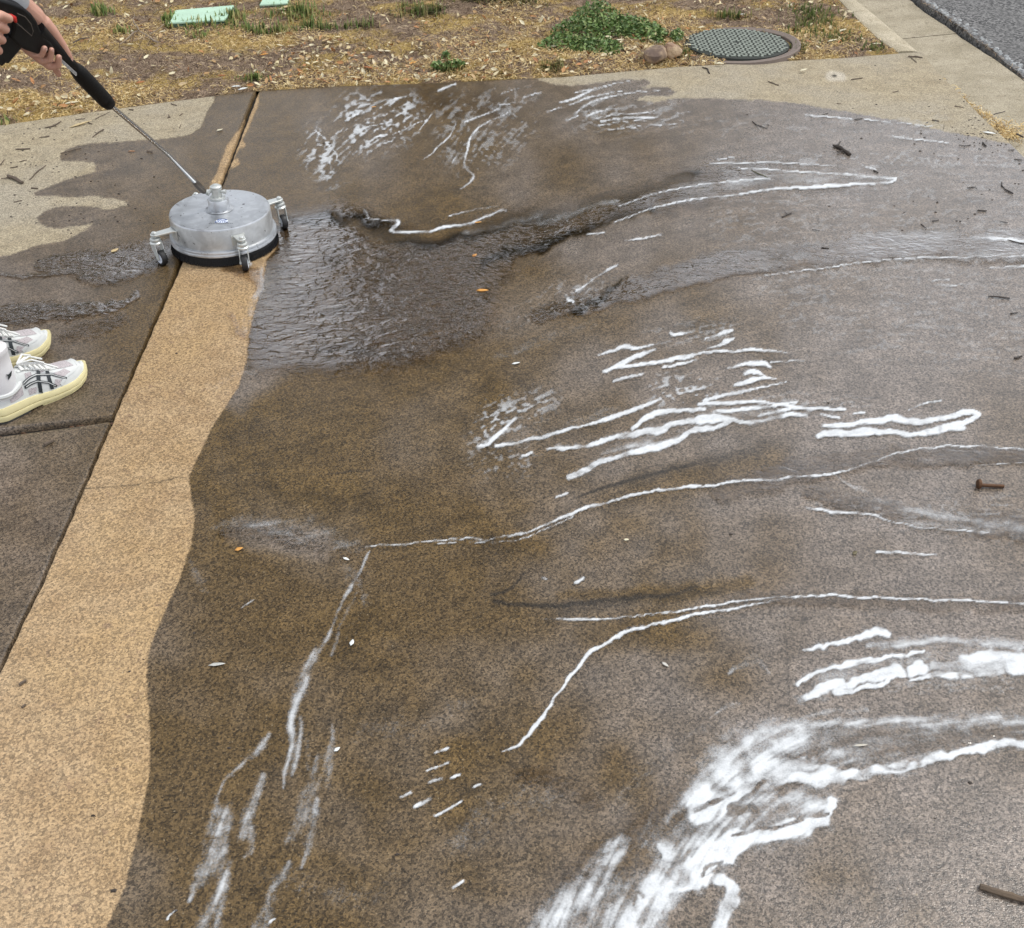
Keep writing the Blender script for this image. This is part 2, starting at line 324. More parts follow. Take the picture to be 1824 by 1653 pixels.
# ---- right-hand tongues and the big body of suds
WSC = 1.1
for q, i_ in [(P(1429,1162,1,1450,1156,5,1491,1148,5,1525,1138,6,1552,1130,11,1583,1131,8), .8), (P(1422,1220,4,1446,1208,6,1491,1191,8,1525,1180,9,1576,1172,6,1645,1162,5), .82), (P(1426,1244,7,1460,1233,11,1508,1220,14,1559,1206,14,1611,1197,14,1679,1190,16,1747,1181,24,1840,1179,28), 1),
          (P(1487,1237,5,1542,1227,6,1580,1215,5), .8), (P(1621,1213,4,1696,1203,8,1840,1195,14), .95), (P(1840,1322,9,1782,1328,10,1730,1340,11,1662,1356,11,1611,1368,12,1559,1375,14,1508,1384,20), 1),
          (P(1500,1385,24,1440,1375,36,1390,1378,46,1340,1392,46,1290,1418,42,1240,1450,32), .95), (P(1480,1428,10,1478,1445,14,1462,1464,18,1430,1474,22,1380,1484,26,1330,1495,30,1290,1512,34,1240,1540,36,1205,1570,34), 1),
          (P(1205,1570,18,1243,1572,18,1265,1565,14,1284,1571,14,1304,1579,15,1305,1598,18,1294,1617,20,1286,1636,22,1280,1655,23,1272,1680,24,1260,1740,26), 1), (P(1284,1533,2.5,1303,1537,3), .9)]:
    stroke(FS, q, i_, 1.)
for q, i_ in [(P(1542,1151,6,1593,1148,10,1645,1141,9,1713,1144,8,1764,1147,14,1840,1157,12), .75), (P(1439,1298,10,1508,1289,13,1611,1292,15,1696,1290,15,1840,1281,14), .8), (P(1412,1285,5,1457,1271,6,1542,1264,6), .55), (P(1764,1312,4,1840,1305,5), .5),
          (P(1420,1312,34,1360,1335,50,1300,1378,54,1245,1430,42), 1.1), (P(1480,1345,26,1580,1352,16,1680,1345,10), .7), (P(1470,1440,16,1400,1440,40,1330,1450,40,1270,1490,40,1220,1540,40), .9), (P(1180,1519,24,1195,1560,34,1168,1590,44,1140,1618,52,1110,1645,60,1080,1700,66), 1.3), (P(1106,1500,16,1078,1550,28,1051,1585,32,1020,1618,40,985,1660,44,955,1720,44), .95),
          (P(1254,1415,10,1225,1440,10,1196,1455,9,1174,1486,9,1147,1510,8), .6), (P(1299,1203,3,1320,1184,8,1347,1175,10,1371,1196,4), .45), (P(1262,1278,2,1286,1264,7,1320,1254,6), .45), (P(1600,1218,3,1700,1220,4), .45), (P(1100,1450,5,1130,1420,5,1180,1380,4), .2)]:
    stroke(FH, q, i_, 1.)
for q, i_, s_ in [(P(1238,1447,5,1262,1436,5,1283,1426,5,1310,1412,4), .8, FS), (P(1300,1442,7,1336,1418,5,1360,1393,5), .75, FS), (P(1385,1436,5,1410,1430,13,1432,1440,8), .85, FS), (P(1304,1492,3,1325,1486,4,1351,1477,4,1385,1476,4,1411,1469,4,1428,1462,3), .7, FS),
               (P(1443,1455,4,1475,1453,4), .8, FS), (P(1428,1424,2,1456,1411,3,1485,1399,3), .7, FS), (P(1251,1560,3,1259,1545,4,1284,1537,3), .9, FS), (P(1390,1405,4,1420,1400,4), .4, FS), (P(1215,1640,22,1240,1625,24,1230,1660,34), 1, FS), (P(1215,1640,22,1240,1625,24,1230,1660,34), 1, FH),
               (P(1270,1430,10,1310,1445,12,1345,1440,8), .6, FH), (P(1285,1588,2,1270,1592,2,1250,1600,2), .6, FS), (P(1145,1600,4,1135,1590,3,1128,1615,3), .5, FH), (P(1180,1475,10,1165,1500,10,1172,1525,8), .7, FH)]:
    stroke(s_, q, i_, .8, sub=True)
for q, i_ in [(P(1480,1340,60,1400,1370,90,1300,1420,80,1200,1520,80,1100,1620,90), .42), (P(1840,1290,40,1600,1310,46,1450,1320,40), .34), (P(1840,1185,44,1600,1185,36,1470,1215,24), .38), (P(1100,800,26,1250,745,26,1400,735,16), .30), (P(1480,770,20,1700,758,22), .3), (P(880,780,20,950,770,18,1100,735,12), .25), (P(470,480,5,462,520,8,440,590,8), .5), (P(440,480,4,455,470,4), .4)]: stroke(FH, q, i_, 1.4)
for q in [P(330,463,2,380,468,2.5,430,462,2), P(455,452,2,480,438,3,493,420,2), P(300,452,1.5,318,458,2), P(436,476,3,450,470,2)]: stroke(FS, q, .6, 2.2, .2)
# ---- strands at the lower left
WSC = .7
for q, i_ in [(P(660,985,1,640,1020,1.5,620,1060,2,600,1100,2,572,1150,3,554,1180,6,539,1220,7,523,1266,6,517,1296,4,520,1326,3,511,1357,3,504,1409,1), .8), (P(636,1060,1,610,1110,2,590,1170,2), .45), (P(536,1278,2,531,1320,3,526,1357,4,519,1380,2), .7), (P(478,1311,3,460,1339,5,432,1363,3,402,1393,2,387,1424,3,383,1454,8), .6),
          (P(469,1381,4,456,1418,7,441,1454,7,432,1491,7), .65), (P(447,1479,5,450,1515,4,438,1530,2), .6), (P(396,1454,15,393,1479,16,383,1509,12,374,1540,15,353,1576,7,338,1606,2), .75), (P(399,1509,7,399,1546,9,393,1591,8,383,1631,12,372,1655,14,355,1720,14), .75),
          (P(590,1296,2,592,1333,5,584,1363,7,586,1403,5), .65), (P(545,1320,3,548,1369,4), .5), (P(563,1348,3,560,1393,8,545,1424,9,536,1470,9,511,1500,5), .55), (P(566,1424,3,554,1485,7,551,1515,5,536,1546,2), .6), (P(514,1540,4,499,1573,7,475,1625,8,463,1655,10,440,1720,10), .6)]:
    stroke(FH, [(a, b_, c * 1.45 + 1.5) for a, b_, c in q], i_ * .88, .6)
for q in [P(775,1344,3,798,1336,4), P(760,1376,3,799,1361,3), P(765,1395,3,785,1388,4), P(803,1388,3,820,1383,3), P(712,1421,3,731,1414,4), P(739,1440,5,765,1423,5), P(775,1455,4,800,1442,3,823,1428,2), P(842,1405,4,855,1398,3), P(808,1584,4,825,1572,3),
          P(430,1085,1.5,453,1071,2), P(300,1640,3,312,1625,2), P(480,1645,4,488,1638,3), P(1025,1040,4,1040,1032,5), P(965,1030,2,975,1034,2), P(1010,880,3,990,886,3)]:
    stroke(FS, q, .75, .8)
# ---- froth specks
specks = np.zeros_like(gx)
for pl, i_ in [([(600,170),(720,160),(760,190),(740,250),(640,290),(590,240)], .9), ([(535,230),(570,220),(615,260),(610,330),(580,345),(545,290)], .9), ([(860,720),(980,690),(1010,720),(940,760),(870,800),(840,850),(830,820)], .8), ([(1150,670),(1280,660),(1290,720),(1160,730)], .85), ([(1130,590),(1320,570),(1320,610),(1140,620)], .6),
               ([(760,170),(960,150),(960,260),(860,330),(780,300)], .45), ([(1260,280),(1824,270),(1824,300),(1260,300)], .8), ([(1180,200),(1700,195),(1700,260),(1180,250)], .35), ([(840,800),(980,800),(930,850),(840,850)], .6), ([(1000,500),(1120,470),(1060,530),(980,560),(880,610),(860,600)], .55), ([(1500,1200),(1824,1205),(1824,1235),(1560,1232)], .6),
               ([(1330,700),(1560,715),(1560,735),(1330,740)], .7), ([(1020,160),(1240,180),(1240,240),(1000,240)], .5), ([(1280,260),(1840,300),(1840,680),(1420,640),(1240,400)], .34), ([(460,470),(560,470),(700,600),(560,660),(430,640)], .35), ([(470,455),(500,470),(470,600),(440,640),(450,560)], .5), ([(1400,880),(1824,880),(1824,980),(1480,930)], .4), ([(1650,480),(1824,470),(1824,520),(1650,515)], .4)]:
    specks = np.maximum(specks, i_ * poly_mask(pl, 20, 9))
fine = vnoise(4, 1.5, 201) * .55 + licS * .65
specks = specks * sstep(.64, .86, fine + .07) * .8
lmix = .18 * licL + .22 * licS + .30 * licM + .30 * fbm(30, 4, 1.4, 915)
mw_ = np.clip(((gx - GX0) / GS + 34 * (fbm(70, 2, 1, 921) - .5) * 2).astype(int), 0, GW - 1); mh_ = np.clip(((gy - GY0) / GS + 34 * (fbm(70, 2, 1, 927) - .5) * 2).astype(int), 0, GH - 1)
marble = fbm(64, 3, 1.8, 933)[mh_, mw_]; marble = 1 - .55 * (1 - sstep(.0, .15, np.abs(marble - .5))) * sstep(.35, .6, fbm(80, 2, 1, 937))
solid = sstep(-.12, .55, FS * 1.6 - .94 + lmix * .95) * sstep(.02, .2, FS) * (.46 + .80 * np.clip(.25 * licL + .3 * licM + .45 * fbm(34, 3, 1.5, 911), 0, 1)) * marble
milk = np.clip(FH * (.40 + .85 * sstep(.22, .78, licL * .25 + licM * .45 + .30 * fbm(26, 3, 1.5, 611))), 0, 1) * .88 * (.4 + .6 * marble)
foam = np.clip(np.maximum(solid, milk) + .35 * solid * milk, 0, 1)
foam = np.clip(np.maximum(foam, specks), 0, 1)
# ---- wet / dry / washed
SPINE = [(461, 163), (394, 337), (328, 460), (205, 740), (150, 870), (75, 1040), (0, 1195), (-210, 1653), (-290, 1830)]
dryL = poly_mask([(-560, 150), (375, 120), (380, 183), (368, 198), (360, 225), (335, 243), (300, 247), (240, 250), (160, 255), (120, 265), (105, 277), (107, 287), (165, 290), (170, 297), (168, 307), (130, 318), (90, 330), (58, 343), (60, 348), (150, 350), (200, 352), (225, 358),
                  (228, 366), (185, 373), (150, 367), (100, 368), (75, 378), (65, 388), (70, 398), (90, 405), (110, 405), (140, 400), (165, 398), (150, 412), (120, 425), (70, 436), (50, 443), (30, 450), (-20, 460), (-560, 470)], 7)
dryR = poly_mask([(960, 143), (985, 150), (1005, 152), (1050, 150), (1085, 145), (1120, 141), (1150, 142), (1158, 148), (1150, 154), (1138, 156), (1190, 155), (1204, 163), (1195, 170), (1140, 172), (1135, 178), (1165, 182), (1200, 175), (1300, 176), (1400, 182), (1500, 197), (1600, 215), (1700, 237), (1790, 254), (2300, 340), (2300, 40), (900, 40)], 5)
wet = 1 - np.maximum(dryL, dryR)
clean = poly_mask([(495, 440), (476, 462), (470, 500), (455, 550), (445, 590), (440, 640), (425, 690), (405, 720), (380, 758), (373, 770), (365, 790), (345, 830), (336, 850), (340, 880), (347, 920), (340, 970), (320, 1030), (300, 1075), (285, 1110), (272, 1140), (263, 1170), (262, 1215), (265, 1270), (268, 1330), (266, 1380), (258, 1420), (248, 1470), (235, 1530), (222, 1580), (205, 1620), (188, 1653), (140, 1760), (60, 1930), (-320, 1930), (-290, 1830), (-210, 1653), (0, 1195), (75, 1040), (150, 870), (205, 740), (328, 460), (345, 430)], 2)
cleanJ = poly_mask([(455, 163), (447, 190), (428, 230), (404, 260), (397, 275), (385, 312), (370, 340), (388, 345), (405, 310), (434, 250), (460, 188), (462, 165)], 5)
cleanJ = np.maximum(cleanJ, poly_mask([(425, 240), (437, 256), (438, 262), (425, 266), (410, 290), (424, 280), (428, 292), (420, 298), (395, 305), (400, 270)], 4))
clean_all = np.maximum(clean, cleanJ)
# ---- standing / running water
W = np.zeros_like(gx)
W = np.maximum(W, .95 * poly_mask([(500, 388), (560, 385), (600, 376), (640, 374), (660, 395), (690, 412), (760, 422), (860, 404), (1000, 372), (1120, 345), (1220, 312), (1320, 302), (1560, 320), (1440, 332), (1310, 345), (1150, 380), (1020, 420), (940, 470), (880, 520), (860, 600), (700, 650), (560, 660), (440, 650), (445, 590), (466, 530), (478, 465), (490, 425)], 30, 13))
for q, i_ in [(P(960,560,14,1060,535,22,1160,505,26,1300,470,26,1450,452,28,1600,440,30,1900,440,32), .85), (P(1280,880,24,1400,845,32,1500,828,26,1600,812,24,1900,815,22), .5), (P(1440,880,14,1560,905,22,1700,930,30,1900,950,36), .45), (P(1250,1085,14,1400,1066,18,1900,1078,22), .4),
              (P(-200,570,26,0,566,24,60,557,22,130,558,16,200,548,12,240,530,8), .95), (P(-200,495,6,0,492,5,70,490,6,110,484,8), .7), (P(70,470,10,110,472,20,170,475,36,230,465,40,280,448,26,310,440,14), .72), (P(110,600,16,160,590,20,220,570,20), .35),
              (P(400,950,14,500,955,24,580,975,26,640,985,18), .38), (P(640,1000,14,640,1060,10), .3), (P(980,1660,50,1060,1560,60,1180,1480,70,1300,1400,70,1450,1340,50,1600,1320,40,1900,1300,40), .4), (P(930,1380,20,1000,1400,30,1060,1430,24), .35), (P(680,165,20,800,180,40,900,190,30), .3)]:
    stroke(W, q, i_, 1.2, .35)
for q in [P(600,385,12,700,420,22,860,408,22,1000,374,20,1120,340,18,1230,318,10), P(930,470,16,1050,420,18,1150,380,12)]: stroke(W, q, .75, 1.2, .1, sub=True)
W *= (1 - np.maximum(dryR, dryL)); W *= 1 - .75 * clean_all
W *= .55 + .5 * sstep(.25, .65, fbm(80, 3, 1.8, 401))
stroke(W, P(400,480,8,450,490,16,470,520,10), .5); stroke(W, P(415,560,8,430,600,10), .35)
D = np.zeros_like(gx)  # dark stream: deeper water, with the trees' reflection put into its tint
for q in [P(520,392,8,600,388,14,650,395,18,720,420,22,800,425,20,880,406,18,1000,374,16,1120,340,14,1240,312,7), P(860,470,8,960,440,16,1060,410,16,1160,372,8), P(1040,470,6,1100,500,8,1020,560,8)]: stroke(D, q, 1., 1.4, .1)
# ---- how grey (sky reflection put into the colour) or olive (algae) the soiled wet concrete is
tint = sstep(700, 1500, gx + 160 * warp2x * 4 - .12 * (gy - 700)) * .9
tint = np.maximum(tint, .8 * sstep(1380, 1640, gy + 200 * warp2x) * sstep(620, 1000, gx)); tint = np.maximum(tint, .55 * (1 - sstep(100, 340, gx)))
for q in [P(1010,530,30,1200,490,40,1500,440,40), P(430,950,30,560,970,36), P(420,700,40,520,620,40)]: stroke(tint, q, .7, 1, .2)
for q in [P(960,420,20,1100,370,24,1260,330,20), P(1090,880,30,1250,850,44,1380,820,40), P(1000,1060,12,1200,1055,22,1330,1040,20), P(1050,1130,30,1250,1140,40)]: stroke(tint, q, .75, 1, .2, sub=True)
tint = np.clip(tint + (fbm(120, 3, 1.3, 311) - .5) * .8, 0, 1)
dark = np.zeros_like(gx)                 # dark tree reflection painted along the stream; black grime along small ridges
for q in [P(560,396,8,640,392,14,700,424,16,780,430,14,860,412,14,1000,376,14,1120,342,14,1200,322,12,1250,312,6), P(950,440,10,1050,405,14,1130,372,10), P(560,620,10,700,630,10), P(1130,860,8,1250,820,16,1370,790,14), P(1000,1090,10,1180,1062,14,1280,1050,8)]: stroke(dark, q, .62, 1.4, -.2)
for q in [P(875,1060,4,910,1048,3,935,1020,2), P(880,1072,4,930,1078,4,1000,1078,5,1090,1068,5,1190,1060,4,1240,1045,2), P(1030,885,2,1090,865,4,1160,845,4,1240,828,2), P(590,845,1,620,840,2,660,838,1), P(480,840,1,440,848,1), P(1400,1130,1,1410,1300,1)]: stroke(dark, q, 1., .7)
for q in [P(335,850,1.2,300,853,1.2,255,862,1.2,205,866,1.2,150,869,1.5)]: stroke(dark, [(a, b_, 1.3) for a, b_, _ in q], .95, 2.2, .3)
pit = np.zeros_like(gx); stroke(pit, P(1480,137,9,1497,137,9), 1, .4); pit2 = np.zeros_like(gx); stroke(pit2, P(1484,135,2.5,1488,135,2.5), 1, .1, sm=False)
def samp(Fd, px, py):
    x = np.clip((px - GX0) / GS, 0, GW - 1.001); y = np.clip((py - GY0) / GS, 0, GH - 1.001); xi = x.astype(int); yi = y.astype(int); fx = x - xi; fy = y - yi
    return (Fd[yi, xi] * (1 - fx) + Fd[yi, xi + 1] * fx) * (1 - fy) + (Fd[yi + 1, xi] * (1 - fx) + Fd[yi + 1, xi + 1] * fx) * fy
# ------------------------------------------------------------------ ground, concrete, kerb, road, yard
def poly_xy(pts, z=0.): return np.array([G(x, y, z)[:2] for x, y in pts])
TOP = poly_xy([(-500, 262), (-340, 262), (0, 222), (150, 200), (300, 180), (440, 162), (470, 160), (600, 152), (760, 147), (900, 140), (1000, 136), (1200, 118), (1400, 107), (1500, 102), (1560, 97), (1610, 93), (1640, 91)])
TOP = np.vstack([[-9., TOP[0, 1] - 1.0], TOP, [9, TOP[-1, 1]]])
def ytop(x): return np.interp(x, TOP[:, 0], TOP[:, 1])
RGT = poly_xy([(1640, 91), (1667, 126), (1702, 160), (1749, 209), (1790, 247)])[::-1]
def xright(y): return np.where(y < RGT[0, 1], RGT[0, 0], np.interp(y, RGT[:, 1], RGT[:, 0]))
SP = poly_xy(SPINE)[::-1]
def xspine(y): return np.interp(y, SP[:, 1], SP[:, 0])          # left edge of the main slab
GAPX = lambda y: np.interp(y, [1, 2.4, 3.3, 3.9, 4.9], [.007, .009, .012, .015, .018])
# concrete
t = NT('concrete')
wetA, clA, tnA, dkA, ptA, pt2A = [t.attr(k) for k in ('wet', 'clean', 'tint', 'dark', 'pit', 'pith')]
g1 = t.noise(240, 3, .7); g2 = t.noise(150, 3, .65); g3 = t.noise(380, 1, .5); bl = t.noise(2.3, 4, .6); bl2 = t.noise(11, 4, .65); bl3 = t.noise(34, 3, .6)
vor = t.n('TexVoronoi', 1, i_Vector=t.co.outputs['Object'], i_Scale=230.)
grain = t.math('ADD', t.math('ADD', t.math('MULTIPLY', g1, .24), t.math('MULTIPLY', vor, .24)), t.math('ADD', t.math('MULTIPLY', g2, .26), t.math('MULTIPLY', g3, .26)))
dry = t.mix(t.ss(bl2, .3, .7), (.29, .24, .16), (.39, .33, .225))
dry = t.mix(t.math('MULTIPLY', t.ss(bl3, .5, .75), .6), dry, (.22, .185, .125)); dry = t.mix(t.ss(bl, .35, .7), dry, (.33, .29, .22))
cln = t.mix(t.ss(bl2, .3, .72), (.29, .192, .100), (.375, .265, .150)); cln = t.mix(t.ss(bl, .4, .7), cln, (.35, .235, .115))
cln = t.mix(t.ss(bl3, .58, .74), cln, (.25, .165, .095))
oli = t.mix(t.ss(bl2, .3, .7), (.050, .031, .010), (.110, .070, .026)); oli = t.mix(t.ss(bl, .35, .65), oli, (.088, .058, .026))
gry = t.mix(t.ss(bl2, .3, .7), (.115, .093, .075), (.172, .141, .117))  # grey that carries the sky's reflection as base colour
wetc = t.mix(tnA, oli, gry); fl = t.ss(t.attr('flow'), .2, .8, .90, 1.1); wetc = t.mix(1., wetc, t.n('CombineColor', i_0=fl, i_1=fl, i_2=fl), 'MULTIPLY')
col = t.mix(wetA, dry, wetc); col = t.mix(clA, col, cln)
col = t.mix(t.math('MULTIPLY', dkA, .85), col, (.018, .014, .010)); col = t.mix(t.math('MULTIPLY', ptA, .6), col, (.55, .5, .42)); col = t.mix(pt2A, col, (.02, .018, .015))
spw = t.ss(grain, .36, .66, .30, 1.75); spd = t.ss(grain, .36, .66, .55, 1.42); spk = t.math('ADD', t.math('MULTIPLY', spd, t.math('SUBTRACT', 1., t.math('MULTIPLY', wetA, t.math('SUBTRACT', 1., t.math('MULTIPLY', clA, .75))))), t.math('MULTIPLY', spw, t.math('MULTIPLY', wetA, t.math('SUBTRACT', 1., t.math('MULTIPLY', clA, .75)))))
col = t.mix(1., col, t.n('CombineColor', i_0=spk, i_1=spk, i_2=spk), 'MULTIPLY')
lt = t.ss(t.noise(230, 2, .5, dist=.3), .64, .72); col = t.mix(t.math('MULTIPLY', lt, t.mix(wetA, (.2, .2, .2), (.5, .5, .5))), col, t.mix(clA, t.mix(wetA, (.55, .48, .36), (.34, .27, .17)), (.62, .50, .32)))
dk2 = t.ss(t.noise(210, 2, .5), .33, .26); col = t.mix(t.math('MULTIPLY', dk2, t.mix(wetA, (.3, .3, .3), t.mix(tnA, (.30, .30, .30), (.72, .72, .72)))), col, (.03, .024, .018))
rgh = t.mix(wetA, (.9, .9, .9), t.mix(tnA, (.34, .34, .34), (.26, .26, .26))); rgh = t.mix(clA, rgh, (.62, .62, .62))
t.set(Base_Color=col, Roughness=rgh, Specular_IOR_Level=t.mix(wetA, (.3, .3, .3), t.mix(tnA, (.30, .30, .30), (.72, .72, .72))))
t.set(Normal=t.bump(grain, t.mix(wetA, (.9, .9, .9), (.55, .55, .55)), .0035))
CONC = t.m
def band(y, x0, x1, n): return x0 + (x1 - x0) * np.linspace(0, 1, n)
def slab(name, left, right, bot, top, yrows, scol, parent, edges, depth=.09, r_=.004, split=None):
    nr, nc = len(yrows), len(scol)
    tt = (yrows - yrows[0]) / (yrows[-1] - yrows[0])
    S, T = np.meshgrid(scol, tt); X = np.zeros_like(S); Yv = np.tile(yrows[:, None], (1, nc))
    for _ in range(7):
        L_, R_ = left(Yv), right(Yv)
        if split is None: X = L_ + (R_ - L_) * S
        else:
            xs = np.clip(split(Yv), L_ + .02, R_ - .01); X = np.where(S < 1, L_ + (xs - L_) * S, xs + (R_ - xs) * (S - 1))
        b_, t_ = bot(X), top(X); Yv = b_ + (t_ - b_) * T
    wdx = .0008 * np.sin(Yv * 31) + .0008 * np.sin(Yv * 83 + 1); 
    Z = np.zeros_like(X); d = np.full(X.shape, 9.)
    L_, R_ = left(Yv), right(Yv)
    if 'l' in edges: X = X + wdx * np.clip(1 - (X - L_) / .05, 0, 1); d = np.minimum(d, X - L_ - wdx)
    if 'r' in edges: X = X + wdx * np.clip(1 - (R_ - X) / .05, 0, 1); d = np.minimum(d, R_ + wdx - X)
    if 't' in edges: d = np.minimum(d, top(X) - Yv)
    if 'b' in edges: d = np.minimum(d, Yv - bot(X))
    d = np.clip(d, 0, r_); Z -= r_ - np.sqrt(r_ ** 2 - (r_ - d) ** 2)
    px, py = proj(X, Yv)
    V = np.stack([X, Yv, Z], -1).reshape(-1, 3); idx = np.arange(nr * nc).reshape(nr, nc)
    Fc = np.stack([idx[:-1, :-1], idx[:-1, 1:], idx[1:, 1:], idx[1:, :-1]], -1).reshape(-1, 4)
    ring = np.concatenate([idx[0, :], idx[1:, -1], idx[-1, -2::-1], idx[-2:0:-1, 0]]); n0 = len(V); lo = V[ring].copy(); lo[:, 2] = -depth
    V = np.vstack([V, lo]); m = len(ring); k = np.arange(m); k2 = (k + 1) % m
    Fc = np.vstack([Fc, np.stack([ring[k], n0 + k, n0 + k2, ring[k2]], -1)])
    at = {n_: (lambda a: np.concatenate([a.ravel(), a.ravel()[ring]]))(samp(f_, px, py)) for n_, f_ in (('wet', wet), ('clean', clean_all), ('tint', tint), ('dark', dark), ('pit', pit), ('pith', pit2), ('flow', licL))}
    at['dark'][n0:] = 1.1; at['clean'][n0:] = 0; at['wet'][n0:] = 1  # lower slab edges blackened, joint shade put into the colour
    o = np_mesh(name, V, Fc, CONC, at, parent=parent)
    return o, (X, Yv, Z, px, py, idx)
drive = tag(empty('driveway'), 'concrete driveway, half soiled and wet, with one washed tan strip', None, None, 'structure')
rows_main = np.array([ypx(p) for p in np.concatenate([np.linspace(1830, 1665, 24, endpoint=False), np.linspace(1665, 90, 690)])]); rows_main = np.concatenate([[-2.5, -1.2, -.3, .3], rows_main])
cm = np.concatenate([np.linspace(0, 1, 800), 1 + np.linspace(0, 1, 60)[1:]])
slabM, gridM = slab('slab', lambda y: xspine(y), lambda y: xright(y), lambda x: np.full_like(x, -2.5), ytop, rows_main, cm, drive, 'lt', split=lambda y: (1850 - 912) / FPX * (y * math.cos(PITCH) + CAMH * math.sin(PITCH)))
tag(slabM, 'large main slab with the washed tan strip along its left edge')
JU = poly_xy([(-500, 818), (0, 763), (203, 738), (260, 731)]); JL = poly_xy([(-500, 832), (0, 776), (203, 749), (260, 741)])
jbu = lambda x: np.interp(x, JU[:, 0], JU[:, 1]); jbl = lambda x: np.interp(x, JL[:, 0], JL[:, 1])
xl = lambda y: np.full_like(y, -4.5)
cs = np.concatenate([np.linspace(0, .55, 90, endpoint=False), np.linspace(.55, 1, 300)])
rowsU = np.array([ypx(p) for p in np.linspace(790, 130, 330)])
slabU, gridU = slab('slab', xl, lambda y: xspine(y) - GAPX(y), jbu, ytop, rowsU, cs, drive, 'rtb', r_=.0045)
rowsLo = np.array([ypx(p) for p in np.linspace(1700, 745, 260)]); rowsLo = np.concatenate([[-2.5, -1.2, -.3, .3], rowsLo])
cl = np.concatenate([np.linspace(0, .75, 60, endpoint=False), np.linspace(.75, 1, 160)])
slabL, gridL = slab('slab', xl, lambda y: xspine(y) - GAPX(y), lambda x: np.full_like(x, -2.5), jbl, rowsLo, cl, drive, 'rt')
soil_dark = simple('joint_soil', (.008, .006, .004), .8, 0, .5, 90, .8)
jf = MB().box((-1.6, 1.2, -.037), (5.8, 7.4, .03)).build('joint_filler', soil_dark, drive, False)
# foam and water as thin bodies on the slab
def sheet(name, grid, Fd, thr, zfun, m, extra=None, kind='stuff', label=None):
    X, Yv, Z, px, py, idx = grid; v = samp(Fd, px, py); keep = np.maximum.reduce([v[:-1, :-1], v[1:, :-1], v[1:, 1:], v[:-1, 1:]]) > thr
    keep &= (Z[:-1, :-1] > -.004)
    Fc = np.stack([idx[:-1, :-1], idx[:-1, 1:], idx[1:, 1:], idx[1:, :-1]], -1)[keep]
    u, inv = np.unique(Fc.ravel(), return_inverse=True); V = np.stack([X, Yv, Z + zfun(v)], -1).reshape(-1, 3)[u]
    o = np_mesh(name, V, inv.reshape(-1, 4), m, {'amt': v.ravel()[u], 'deep': samp(D, px, py).ravel()[u]}); return tag(o, label, None, None, kind)
t = NT('runoff_water'); a = t.attr('amt')
mp = t.n('Mapping', i_Vector=t.co.outputs['Object'], i_Scale=(.75, 1.15, 1), i_Rotation=(0, 0, R(-12)))
rip = t.math('ADD', t.math('MULTIPLY', t.noise(11, 2, .5, mp, .5), 1.0), t.math('ADD', t.noise(27, 2, .5, mp, .9), t.math('MULTIPLY', t.noise(70, 2, .6, mp, .4), .3)))
bm_ = t.bump(rip, t.ss(a, .1, .9, .5, 1.0), .0046)
fr = t.n('Fresnel', i_IOR=1.42, i_Normal=bm_); al = t.ss(t.math('ADD', a, t.math('MULTIPLY', t.math('SUBTRACT', rip, 1.15), .12)), .04, .75)
gl = t.n('BsdfGlossy', i_Color=(1, 1, 1), i_Roughness=.07, i_Normal=bm_); tr = t.n('BsdfTransparent', i_Color=t.mix(t.math('MULTIPLY', t.attr('deep'), t.ss(a, .02, .3)), t.mix(al, (1, 1, 1), (.88, .83, .76)), (.40, .36, .27)))
mx = t.n('MixShader', i_0=t.math('MULTIPLY', t.math('MULTIPLY', fr, 2.2), al, True), i_1=tr, i_2=gl); t.t.links.new(mx, t.out.inputs[0]); WATER = t.m
t = NT('soap_foam'); a = t.attr('amt'); n1 = t.noise(260, 3, .7); n2 = t.noise(70, 3, .6)
al = t.ss(t.math('ADD', a, t.math('ADD', t.math('MULTIPLY', t.math('SUBTRACT', n1, .5), .55), t.math('MULTIPLY', t.math('SUBTRACT', n2, .5), .35))), .06, 1.08, 0., .93)
t.set(Base_Color=t.mix(n2, (.60, .63, .655), (.74, .755, .765)), Roughness=.5, Specular_IOR_Level=.35, Normal=t.bump(t.math('ADD', n1, n2), .25, .002))
tr = t.n('BsdfTransparent'); mx = t.n('MixShader', i_0=al, i_1=tr, i_2=t.b.outputs[0]); t.t.links.new(mx, t.out.inputs[0]); FOAM = t.m
sheet('water', gridM, W, .03, lambda v: .002 + .002 * v, WATER, kind='structure', label='thin sheet of runoff water flowing over the main driveway slab')
sheet('water', gridU, W, .03, lambda v: .002 + .002 * v, WATER, kind='structure', label='rippled puddle of runoff water beside the white shoes')
sheet('soap_foam', gridM, foam, .05, lambda v: .0030 + .0012 * v * v, FOAM, label='white soap suds streaked across the wet driveway')
